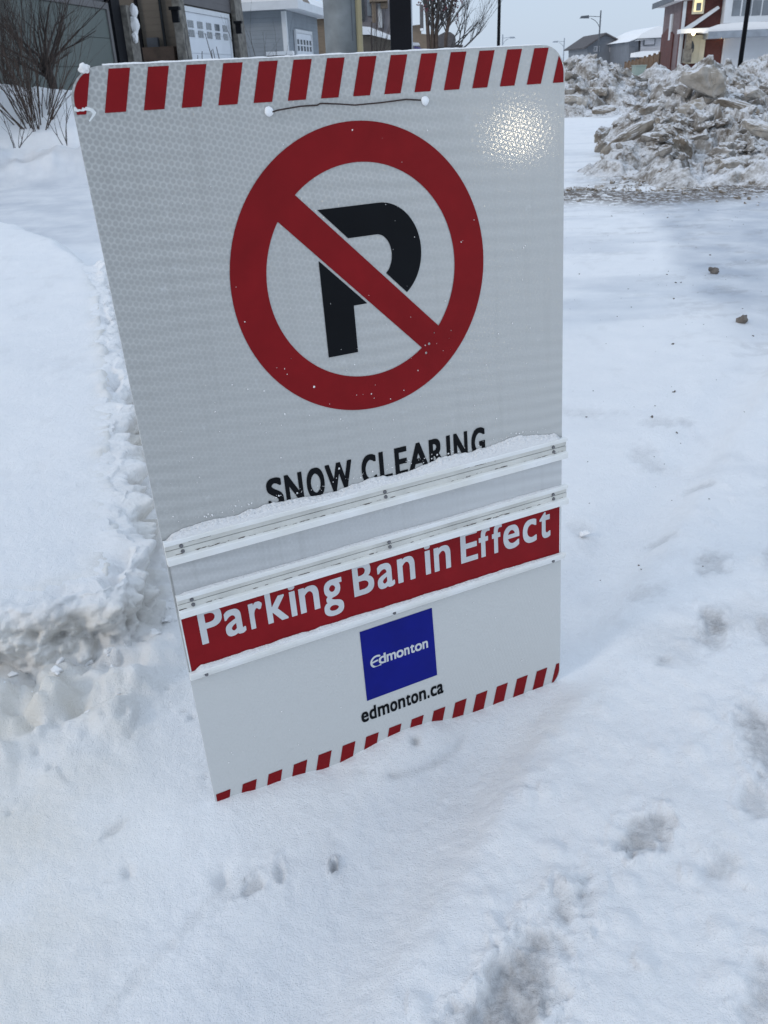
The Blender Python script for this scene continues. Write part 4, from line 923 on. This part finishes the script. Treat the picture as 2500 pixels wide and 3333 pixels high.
part('wall', M['siding_brown'], hE2, lambda m: at_box(m, 1168, 112, 1300, 215, 54, 6))
a, b, c, d = at(1160, 84, 53.4), at(1215, 86, 57), at(1305, 126, 57), at(1290, 128, 53.4)
part('roof', M['roof_snow'], hE2, lambda m: m.prism([at(1160, 112, 53.4), at(1160, 84, 53.4), at(1204, 88, 53.4), at(1310, 130, 53.4), at(1310, 138, 53.4), at(1204, 112, 53.4)], (0, 5, 0)))
hF = empty('brown_house', tuple(at(1360, 205, 95)*np.array([1, 1, 0])), 'far brown house just right of the black post', 'house')
part('wall', M['siding_tan'], hF, lambda m: m.prism([at(1334, 210, 95), at(1334, 90, 95), at(1346, 82, 95), at(1368, 80, 95), at(1372, 110, 95), at(1406, 112, 95), at(1406, 210, 95)], (0, 6, 0)))
part('chimney', M['siding_dark'], hF, lambda m: (at_box(m, 1333, 20, 1340, 92, 94.6, 1), at_box(m, 1369, 15, 1378, 100, 94.6, 1)))
part('window', M['roof_snow'], hF, lambda m: at_box(m, 1368, 92, 1378, 100, 94.4, .1))
hG = empty('dark_house', tuple(at(1455, 205, 110)*np.array([1, 1, 0])), 'far dark brown round topped house behind the berry tree', 'house')
part('wall', M['siding_dark'], hG, lambda m: at_box(m, 1424, 146, 1506, 205, 110, 8))
part('roof', M['shingle'], hG, lambda m: m.prism([at(x, y, 109.5) for x, y in ((1418, 146), (1420, 132), (1430, 114), (1448, 104), (1466, 104), (1480, 114), (1484, 130), (1482, 144), (1508, 146), (1506, 152), (1418, 152))], (0, 8, 0)))
cr = empty('parked_car', tuple(at(1350, 205, 70)*np.array([1, 1, 0])), 'snow covered parked car with violet streaks right of the black post', 'car')
a0 = at(1332, 140, 70); a1 = at(1368, 166, 70)
part('body', M['siding_mauve'], cr, lambda m: m.prism([at(x, y, 70) for x, y in ((1330, 200), (1330, 150), (1338, 139), (1362, 141), (1372, 158), (1390, 162), (1392, 200))], (0, 1.7, 0)))
part('snow_layer', M['snow'], cr, lambda m: m.prism([at(x, y, 69.95) for x, y in ((1330, 146), (1337, 137.5), (1363, 139), (1368, 148), (1350, 149))], (0, 1.8, 0)))
part('streaks', M['violet'], cr, lambda m: [m.tube([at(x, y, 69.8), at(x+3, y-5, 69.8), at(x+6, y+2, 69.8)], .045, 5) for x, y in ((1349, 157), (1355, 158), (1361, 160), (1366, 163))])

# ---------------------------------------------------------------- red brick house and its neighbours on the right
UR = 66.0
vR, _ = hu(2214, 100, UR); zR = hu(2214, 5, UR)[1]
uRf = hv(2157, 100, vR)[0]
hR = house('brick_house', UR, vR, 'red brick two storey house with lit porch and white garage door')
vmax, _ = hu(2680, 60, UR)
part('wall', M['brick'], hR, lambda m: m.sbox(UR, UR+.4, vR, vmax, -.5, zR+2.5))
part('side_wall', M['brick_side'], hR, lambda m: m.sbox(UR+.403, uRf, vR+.002, vmax, -.5, zR+.1))
zap = hu(2190, 94, UR+4)[1]
part('side_bay', M['brick'], hR, lambda m: m.prism([S(uRf-.3, vR-.0, -.5), S(uRf-.3, vR, hv(2165, 112, vR)[1]), S((uRf+UR)/2+.8, vR, hv(2182, 92, vR)[1]), S(UR+2.0, vR, hv(2196, 112, vR)[1]), S(UR+2.0, vR, -.5)], np.array(S(0, -.10, 0))))
part('roof', M['roof_snow'], hR, lambda m: m.prism([S(UR-.7, vR-.7, zR+.05), S(uRf+.8, vR-.7, zR+.05), S(uRf+.8, vmax, zR+.05), S(UR-.7, vmax, zR+.05)], (0, 0, .3)).prism([S(UR-.6, vR-.6, zR+.36), S((UR+uRf)/2, vR+3, zR+3.2), S(uRf+.7, vR-.6, zR+.36)], np.array(S(0, 12, 0))))
part('eave_fascia', M['dark_metal'], hR, lambda m: m.sbox(UR-.75, uRf+.85, vR-.78, vR-.705, zR+.0, zR+.34))
part('downspout', M['white_trim'], hR, lambda m: m.sbox(UR-.14, UR-.02, vR+.02, vR+.22, .0, zR))
part('side_downspout', M['white_trim'], hR, lambda m: m.sbox(UR+3.0, UR+3.7, vR-.12, vR-.01, hv(2200, 128, vR)[1], hv(2203, 42, vR)[1]))
def rbox(m, x0, y0, x1, y1, d0, d1, u=UR):
    va, za = hu(x0, y0, u); vb, zb = hu(x1, y1, u); m.sbox(u-d1, u-d0, va, vb, min(za, zb), max(za, zb)); return m
wn = part('window', M['cream'], hR, lambda m: rbox(m, 2257, -14, 2289, 45, .0, .12))
part('pane', M['lit_pane'], wn, lambda m: rbox(m, 2262, -12, 2283, 37, .123, .15))
part('curtain', M['glass'], wn, lambda m: rbox(m, 2266, 10, 2279, 35, .153, .17))
bw = part('bay_window', M['white_trim'], hR, lambda m: rbox(m, 2361, -60, 2600, 66, .0, .9))
for k, (x0, x1) in enumerate(((2376, 2396), (2408, 2430), (2440, 2462), (2473, 2494), (2506, 2526))):
    pn = part('pane', M['glass'], bw, lambda m: rbox(m, x0, 4, x1, 54-k*.8, .903, .92)); part('transom', M['dark_glass'], bw, lambda m: [rbox(m, x0+1+q*7, -5, x0+5.5+q*7, 2, .903, .93) for q in range(3)])
part('bay_sill', M['brick'], hR, lambda m: rbox(m, 2361, 67, 2600, 73, .0, .8))
part('porch_rake', M['white_trim'], hR, lambda m: m.prism([S(UR-.5, *hu(x, y, UR-.5)) for x, y in ((2210, 103), (2338, 19), (2343, 27), (2236, 103))], np.array(S(.45, 0, 0))))
part('porch_eave', M['roof_snow'], hR, lambda m: rbox(m, 2205, 97, 2292, 107, .0, 1.3))
part('garage_roof', M['roof_snow'], hR, lambda m: m.prism([S(UR-1.6, *hu(x, y, UR-1.6)) for x, y in ((2288, 108), (2310, 92), (2352, 77), (2420, 72), (2640, 66), (2640, 102))], np.array(S(1.55, 0, 0))))
part('gutter', M['grey_metal'], hR, lambda m: rbox(m, 2288, 106, 2640, 113, .0, 1.75))
part('porch_column', M['stone'], hR, lambda m: (rbox(m, 2228, 109, 2241, 160, .4, .9), rbox(m, 2219, 160, 2240, 204, .38, .95)))
dr = part('front_door', M['cream'], hR, lambda m: rbox(m, 2240, 122, 2270, 206, .02, .14))
part('door_glass', M['dark_glass'], dr, lambda m: m.prism([S(UR-.145, *hu(2250+9.5*math.cos(t), 152+21*math.sin(t), UR-.145)) for t in np.linspace(0, 2*PI, 24)[:-1]], np.array(S(-.03, 0, 0))))
part('door_frame', M['cream'], hR, lambda m: (rbox(m, 2234, 116, 2286, 121, .0, .18), rbox(m, 2234, 121.5, 2239, 206, .0, .18), rbox(m, 2279, 121.5, 2286, 206, .0, .18)))
part('sidelight', M['dark_glass'], hR, lambda m: rbox(m, 2271, 123, 2278, 206, .02, .1))
vg0, _ = hu(2352, 150, UR); vg1, _ = hu(2640, 150, UR); zg = hu(2352, 122, UR)[1]
garage_door(hR, vg0+.15, vg1, UR, .2, zg, M['garage_white'], 0, facing='u')
for (px, py, mat_, e_, c_, nm) in ((2257, 109, M['bulb_warm'], 9, (1, .82, .45), 'porch_lamp'), (2344, 112.5, M['bulb_orange'], 14, (1, .62, .25), 'wall_lamp')):
    q = np.array(S(UR-1.5 if nm == 'porch_lamp' else UR-.35, *hu(px, py, UR-1.5 if nm == 'porch_lamp' else UR-.35)))
    if nm == 'wall_lamp': q = np.array(S(UR-.35, *hu(px, py+5, UR-.35)))
    bm = bmesh.new(); bmesh.ops.create_uvsphere(bm, u_segments=12, v_segments=8, radius=.11); bmesh.ops.translate(bm, verts=bm.verts, vec=tuple(q-np.array(hR.location))); me = bpy.data.meshes.new(nm); bm.to_mesh(me); bm.free(); link(nm, me, mat_, hR, True)
    L_ = bpy.data.lights.new(nm+'_light', 'POINT'); L_.energy = e_; L_.color = c_; L_.shadow_soft_size = .12; lo = bpy.data.objects.new(nm+'_light', L_); COL.objects.link(lo); lo.location = tuple(q+np.array(S(-.30, 0, -.12)))

def fence_run(name, P, Q, zt, zt2, mat, label, n):
    o = empty(name, (P[0], P[1], 0), label, 'fence'); P = np.array(P[:2]); Q = np.array(Q[:2]); L = np.linalg.norm(Q-P); e = (Q-P)/L; nn = np.array([-e[1], e[0]])
    def panel(m):
        for k in range(n):
            a = P+e*L*(k+.06)/n; b = P+e*L*(k+.94)/n; z = zt+(zt2-zt)*(k+.5)/n; t = nn*.03
            m.quadbox([(*(a-t), -.3), (*(b-t), -.3), (*(b+t), -.3), (*(a+t), -.3), (*(a-t), z), (*(b-t), z), (*(b+t), z), (*(a+t), z)])
        t = nn*.025; a = P; b = Q; m.quadbox([(*(a+t*2.2), .1), (*(b+t*2.2), .1), (*(b+t*4), .1), (*(a+t*4), .1), (*(a+t*2.2), zt-.1), (*(b+t*2.2), zt2-.1), (*(b+t*4), zt2-.1), (*(a+t*4), zt-.1)])
    part('board_panel', mat, o, panel)
    k = max(3, n//3)
    for i in range(k+1):
        a = P+e*L*i/k; z = zt+(zt2-zt)*i/k+.12; part('post', mat, o, lambda m: m.box(a[0]-.08, a[0]+.08, a[1]-.12, a[1]+.04, -.3, z))
    return o
fa = at(2036, 205, 92); fb = at(2147, 174, 72)
fence_run('board_fence', fa, fb, fa[2], fb[2], M['fence'], 'light brown board fence running back left of the brick house', 24)
fa = at(2149, 176, 70); fb = at(2214, 172, 67)
fence_run('board_fence', fa, fb, fa[2], fb[2], M['fence_dark'], 'dark brown board fence joining the brick house wall', 9)
p = at(2086, 250, 60); q0 = at(2070, 212, 60); q1 = at(2104, 214, 60)
ub = empty('utility_cabinet', (p[0], p[1], 0), 'pale green utility cabinet standing before the board fence', 'utility cabinet')
part('body', M['box_green'], ub, lambda m: m.box(q0[0], q1[0], 60, 60.9, -.2, q0[2]-.06)); part('lid', M['box_green'], ub, lambda m: m.box(q0[0]-.03, q1[0]+.03, 59.96, 60.94, q0[2]-.057, q0[2]))

d2 = 108.0
hg = empty('grey_gable_house', tuple(at(1973, 230, d2)*np.array([1, 1, 0])), 'plain grey gabled house beyond the rear snow pile', 'house')
part('wall', M['siding_far'], hg, lambda m: m.prism([at(x, y, d2) for x, y in ((1912, 262), (1912, 152), (1973, 112), (2035, 147), (2036, 262))], (0, 10, 0)))
part('roof', M['shingle'], hg, lambda m: (m.prism([at(x, y, d2-.5) for x, y in ((1901, 155), (1973, 106), (1973, 111), (1903, 159))], (0, 11, 0)), m.prism([at(x, y, d2-.5) for x, y in ((1973.2, 106), (2042, 142), (2040, 147), (1973.2, 111))], (0, 11, 0))))
for (x0, y0, x1, y1) in ((1984, 146, 2008, 168), (1933, 150, 1953, 168), (1990, 195, 2016, 219)):
    f_ = part('window', M['siding_pale'], hg, lambda m: at_box(m, x0, y0, x1, y1, d2-.12, .1)); nn_ = 3 if y0 > 180 else 2
    for k in range(nn_):
        a_ = x0+(x1-x0)*(k+.12)/nn_; b_ = x0+(x1-x0)*(k+.88)/nn_; part('pane', M['glass'], f_, lambda m: at_box(m, a_, y0+2.5, b_, y1-2.5, d2-.16, .03))
d3 = 100.0
hw = empty('white_house', tuple(at(2110, 230, d3)*np.array([1, 1, 0])), 'white house with snowy hip roof between grey gable house and brick house', 'house')
part('wall', M['siding_pale'], hw, lambda m: at_box(m, 2079, 122, 2175, 230, d3, 9))
part('side_wall', M['siding_far'], hw, lambda m: m.prism([at(x, y, d3+.2) for x, y in ((2047, 230), (2047, 138), (2078.5, 126), (2078.5, 230))], (0, 8, 0)))
part('roof', M['roof_snow'], hw, lambda m: m.prism([at(x, y, d3-.6) for x, y in ((2041, 137), (2074, 124), (2092, 108), (2124, 92), (2150, 84), (2190, 120), (2160, 121))], (0, 10, 0)))
part('eave_fascia', M['dark_metal'], hw, lambda m: m.prism([at(x, y, d3-.65) for x, y in ((2040, 139), (2075, 126), (2175, 121), (2175, 124), (2076, 129), (2041, 142))], (0, .1, 0)))
f_ = part('window', M['dark_metal'], hw, lambda m: at_box(m, 2094, 125, 2134, 149, d3-.14, .12)); part('pane', M['siding_pale'], f_, lambda m: at_box(m, 2098, 127, 2131, 145.5, d3-.18, .03))
part('porch_roof', M['roof_snow'], hw, lambda m: m.prism([at(x, y, d3-1.8) for x, y in ((2066, 186), (2068, 172), (2100, 166), (2170, 164), (2170, 184))], (0, 1.7, 0)))
hs = empty('low_shed', tuple(at(2040, 230, 118)*np.array([1, 1, 0])), 'narrow dark gap building between the grey and the white house', 'house')
part('wall', M['dark_metal'], hs, lambda m: at_box(m, 2030, 156, 2060, 230, 118, 5)); part('roof', M['roof_snow'], hs, lambda m: m.prism([at(x, y, 117.5) for x, y in ((2028, 158), (2034, 142), (2060, 138), (2060, 158))], (0, 5, 0)))

# ---------------------------------------------------------------- poles and lamps
def base_of(px, py, d): p = at(px, py, d); return (float(p[0]), float(p[1]), gz(p[0], p[1])-.1)
x0, y0, zb_ = base_of(1110, 60, 4.7)
gp_ = empty('steel_pole', (x0, y0, zb_), 'thick grey galvanised pole rising behind the sign', 'pole')
wpole = abs(at(1166, 60, 4.7)[0]-at(1054, 60, 4.7)[0])/2
def polepart(m):
    n = 40; 
    for z0_, z1_, r in ((zb_, 2.1, wpole*1.0), (2.1, 5.5, wpole*.985)): m.tube([(x0, y0, z0_), (x0, y0, z1_)], r, n)
part('shaft', M['galv'], gp_, polepart, True)
part('seam', M['dark_metal'], gp_, lambda m: m.box(x0+wpole*.62, x0+wpole*.66, y0-wpole*.80, y0-wpole*.74, 1.50, 5.4))
part('cable_guard', M['guard'], gp_, lambda m: m.tube([(x0+wpole*1.02, y0-.03, zb_), (x0+wpole*1.02, y0-.03, 5.4)], .017, 10))
part('strap', M['black_metal'], gp_, lambda m: m.tube([(x0+wpole*1.04*math.cos(t), y0+wpole*1.04*math.sin(t), 1.417+.004*math.sin(3*t)) for t in np.linspace(-2.9, -.1, 20)], .006, 6))
x0b, y0b, zbb = base_of(1304.5, 80, 4.4); hw_ = abs(at(1338, 80, 4.4)[0]-at(1271, 80, 4.4)[0])/2
bp = empty('black_post', (x0b, y0b, zbb), 'black square post rising behind the sign right of the thick grey pole', 'post')
part('shaft', M['black_metal'], bp, lambda m: m.box(x0b-hw_, x0b+hw_, y0b-.01, y0b+.09, zbb, 4.2)); part('edge_strip', M['grey_metal'], bp, lambda m: m.box(x0b+hw_+.001, x0b+hw_+.006, y0b-.012, y0b+.02, zbb, 4.2))
def lamp_post(px, py, d, hgt, r, label, mat, armdir, top=None):
    x, y, z = base_of(px, py, d); zt = z+hgt if top is None else at(px, top, d)[2]
    o = empty('street_lamp', (x, y, z), label, 'street lamp', 'street lamps along the street')
    part('pole', mat, o, lambda m: m.tube([(x, y, z), (x, y, zt)], [r, r*.72], 10), True)
    a = abs(armdir); s_ = 1 if armdir > 0 else -1
    part('arm', mat, o, lambda m: (m.tube([(x, y, zt-.35*a), (x+s_*a*.8, y, zt-.30*a)], r*.32, 6), m.tube([(x+s_*a*t, y, zt-1.15*a+.78*a*math.sqrt(max(0, 1-(1-t)**2))) for t in np.linspace(.04, .62, 9)], r*.32, 6)))
    part('lamp_head', mat, o, lambda m: m.quadbox([(x+s_*a*.75, y-.16, zt-.42*a), (x+s_*a*1.35, y-.14, zt-.40*a), (x+s_*a*1.35, y+.14, zt-.40*a), (x+s_*a*.75, y+.16, zt-.42*a), (x+s_*a*.78, y-.12, zt-.24*a), (x+s_*a*1.25, y-.08, zt-.27*a), (x+s_*a*1.25, y+.08, zt-.27*a), (x+s_*a*.78, y+.12, zt-.24*a)]))
    return o
lamp_post(1624, 80, 40, 9, .075, 'tall thin black lamp post whose top leaves the picture', M['black_metal'], 1.6)
lamp_post(2424, 100, 33, 9, .082, 'nearest dark lamp post in front of the white garage door', M['black_metal'], -1.6)
lamp_post(1951, 110, 92, 0, .085, 'dark lamp post with its arm pointing left above the rear pile', M['dark_metal'], -1.45, top=34)
lamp_post(1836, 150, 150, 0, .11, 'small faint lamp post just above the top right corner of the sign', M['grey_metal'], -1.35, top=124)
lamp_post(1636, 140, 165, 0, .13, 'small faint lamp post with its arm to the right beside the thin black one', M['grey_metal'], 1.6, top=112)

# ---------------------------------------------------------------- bare shrubs and trees
def grow(mb, p, dirn, length, rad, depth, r, spread=.55, up=.25, nseg=5, kids=3, tips=None):
    pts = [Vector(p)]; d = Vector(dirn).normalized()
    for i in range(nseg):
        d = (d+Vector((r.uniform(-.16, .16), r.uniform(-.16, .16), up*.12+r.uniform(-.08, .10)))).normalized(); pts.append(pts[-1]+d*length/nseg)
    mb.tube(pts, [rad*(1-.55*i/nseg) for i in range(nseg+1)], 5 if depth < 2 else 6)
    if tips is not None and depth == 0: tips.append(pts[-1])
    if depth > 0:
        for k in range(kids):
            i = r.randint(max(1, nseg//3), nseg); dd = (d+Vector((r.uniform(-1, 1), r.uniform(-1, 1), r.uniform(-.3, .6)))*spread).normalized()
            grow(mb, pts[i], dd, length*r.uniform(.45, .75), rad*(1-.55*i/nseg)*.62, depth-1, r, spread, up, nseg, kids, tips)
def shrub(name, base, stems, hgt, rad, label, mat, seed, lean=.55, depth=1, cat='shrub', group=None, kids=3):
    r = random.Random(seed); o = empty(name, base, label, cat, group)
    m = MB()
    for k in range(stems):
        th = r.uniform(0, 2*PI); l_ = lean*math.sqrt(r.random())
        b = (base[0]+.09*math.cos(th)*r.random(), base[1]+.09*math.sin(th)*r.random(), base[2])
        grow(m, b, (l_*math.cos(th), l_*math.sin(th), 1), hgt*r.uniform(.6, 1.1), rad*r.uniform(.6, 1.1), depth, r, .5, .15, 6, kids)
    m.build('stems', mat, o, True); return o
q = at(125, 448, 15.3); shrub('bare_shrub', (q[0], q[1], q[2]-.1), 46, 1.75, .0105, 'bare reddish shrub fanning out of the snow bank at left', M['bark_red'], 5, .75, 2)
q = at(178, 330, 17.6); r_ = random.Random(9)
tr_ = empty('bare_tree', (q[0], q[1], q[2]-.4), 'bare brown tree standing before the olive garage door', 'tree')
m = MB(); top_ = Vector((q[0]-.05, q[1], q[2]+.72)); m.tube([(q[0], q[1], q[2]-.5), (q[0]+.03, q[1], q[2]+.3), tuple(top_)], [.09, .075, .065], 8); m.build('trunk', M['bark'], tr_, True)
m = MB()
for k in range(13):
    th = r_.uniform(0, 2*PI); grow(m, tuple(top_-Vector((0, 0, r_.uniform(0, .45)))), (math.cos(th)*.8, math.sin(th)*.8, r_.uniform(.25, 1.1)), r_.uniform(.8, 1.3), .028, 3, r_, .6, .25, 5, 3)
m.build('crown', M['bark'], tr_, True)
q = at(30, 330, 16.5); shrub('bare_shrub', (q[0], q[1], q[2]-.5), 26, 2.3, .011, 'bare dark shrub at the left picture edge', M['bark'], 8, .55, 2)
q = at(215, 462, 14.6); shrub('bare_twigs', (q[0], q[1], q[2]-.05), 4, .75, .009, 'few thin twigs poking from the snow left of the sign', M['bark_grey'], 12, .6, 1, 'twigs')
q = at(45, 470, 14.2); shrub('bare_twigs', (q[0], q[1], q[2]-.05), 5, .6, .008, 'low thin twigs below the left shrub', M['bark_grey'], 15, .9, 1, 'twigs')
for i, (px, d, n_, hh) in enumerate(((626, 24, 3, 2.7), (640, 24.5, 2, 3.0), (676, 24, 3, 2.8), (700, 24.6, 2, 2.5), (716, 24, 1, 1.9))):
    q = at(px, 200, d); shrub('bare_sapling', (q[0], q[1], .35), n_, hh*.8, .022, ['leftmost bare sapling before the white garage door of the brown house', 'second bare sapling from the left before the white garage door', 'forked sapling in the middle before the white garage door', 'thin pale sapling right of the forked one', 'shortest sapling at the right end before the white garage door'][i], M['bark_grey'], 20+i, .14, 0, 'sapling', 'saplings before the white garage door')
q = at(910, 168, 33); shrub('bare_sapling', (q[0]-.2, q[1], .5), 3, 2.4, .022, 'bent bare sapling at the corner of the grey house', M['bark'], 31, .4, 1, 'sapling')
q = at(800, 180, 33); shrub('bare_sapling', (q[0], q[1], .4), 2, 2.2, .018, 'thin bare sapling against the grey lap siding', M['bark_grey'], 34, .2, 1, 'sapling')
# berry tree
r_ = random.Random(77); q = at(1425, 200, 14.0); bt = empty('berry_tree', (q[0], q[1], 0), 'bare tree with dark red berries right of the black post', 'tree')
m = MB(); tops = []
for (px, th) in ((1394, -.03), (1420, .03), (1452, .08), (1408, 0)):
    a = np.array([q[0]+(at(px, 150, 14)[0]-q[0])*.45, q[1], .0]); b = at(px, 120, 14); c = at(px+th*300, -20, 14); m.tube([a, b, c, c+np.array([.05, .1, .5])], [.035, .028, .022, .016], 6); tops.append((b, c))
m.build('trunk', M['bark_red'], bt, True)
m = MB(); tips = []
for (b, c) in tops:
    for k in range(15):
        t = r_.random(); p_ = b*(1-t)+c*t; th = r_.uniform(0, 2*PI); grow(m, tuple(p_), (math.cos(th)*.55+.12, math.sin(th)*.5, .9), r_.uniform(.35, .6), .009, 2, r_, .55, .2, 4, 3, tips)
for (px, py, qx, qy) in ((1490, 150, 1530, 40), (1480, 155, 1560, 60), (1500, 160, 1578, 120), (1470, 150, 1505, 60), (1495, 158, 1560, 15), (1450, 150, 1480, 20), (1505, 162, 1590, 70), (1460, 160, 1530, 90)):
    a = at(px, py, 14.2); b = at(qx, qy, 14.4); grow(m, tuple(a), tuple(b-a), float(np.linalg.norm(b-a)), .011, 2, r_, .5, .2, 6, 5, tips)
m.build('crown', M['bark_grey'], bt, True)
m = MB()
for t in tips:
    if r_.random() < .38 and t.x < at(1515, 60, 14)[0]:
        for k in range(3):
            c = t+Vector((r_.uniform(-.03, .03), r_.uniform(-.03, .03), r_.uniform(-.05, .01))); s = r_.uniform(.006, .011)
            m.quadbox([(c.x-s, c.y-s, c.z-s), (c.x+s, c.y-s, c.z-s), (c.x+s, c.y+s, c.z-s), (c.x-s, c.y+s, c.z-s), (c.x-s, c.y-s, c.z+s), (c.x+s, c.y-s, c.z+s), (c.x+s, c.y+s, c.z+s), (c.x-s, c.y+s, c.z+s)])
o = m.build('berries', M['berry'], bt); o['kind'] = 'stuff'
q = at(1225, 190, 20); shrub('bare_tree', (q[0], q[1], .2), 5, 2.4, .03, 'bare dark tree between the thick grey pole and the black post', M['bark'], 41, .35, 2, 'tree')

# lamp added out of frame at right, standing in for headlights glaring on the sign
lq = sgn(.895, 1.36)+9.5*np.array([.8654, -.4986, .052])
yl = empty('yard_lamp', (lq[0], lq[1], -.05), 'added globe lamp on a short black post, standing in for unseen headlights', 'stand-in lamp')
part('pole', M['black_metal'], yl, lambda m: m.tube([(lq[0], lq[1], -.05), (lq[0], lq[1], lq[2]-.16)], [.05, .035], 10), True)
part('collar', M['black_metal'], yl, lambda m: m.tube([(lq[0], lq[1], lq[2]-.165), (lq[0], lq[1], lq[2]-.12)], [.08, .06], 14), True)
bm = bmesh.new(); bmesh.ops.create_uvsphere(bm, u_segments=20, v_segments=12, radius=.15); bmesh.ops.translate(bm, verts=bm.verts, vec=(0, 0, lq[2]+.05+.02)); me = bpy.data.meshes.new('globe'); bm.to_mesh(me); bm.free(); gl_ = link('globe', me, M['bulb_warm'], yl, True)
L_ = bpy.data.lights.new('yard_lamp_light', 'POINT'); L_.energy = 420; L_.color = (1, .86, .62); L_.shadow_soft_size = .2; lo = bpy.data.objects.new('yard_lamp_light', L_); COL.objects.link(lo); lo.location = tuple(lq)

def fsp(r):
    t = r.random()**1.0*(len(FL)-1); i = int(t); q = FL[i]; n_ = FL[min(i+1, len(FL)-1)]-FL[max(i-1, 0)]; n_ = n_/(np.linalg.norm(n_)+1e-9); o_ = .02+.22*r.random()**2
    return q[0]+n_[1]*o_, q[1]-n_[0]*o_
rubble('snow_crumbs', 'white crumbs of snow fallen below the cut face of the bank', 260, fsp, gz, .003, .020, 71, M['snow'], True)
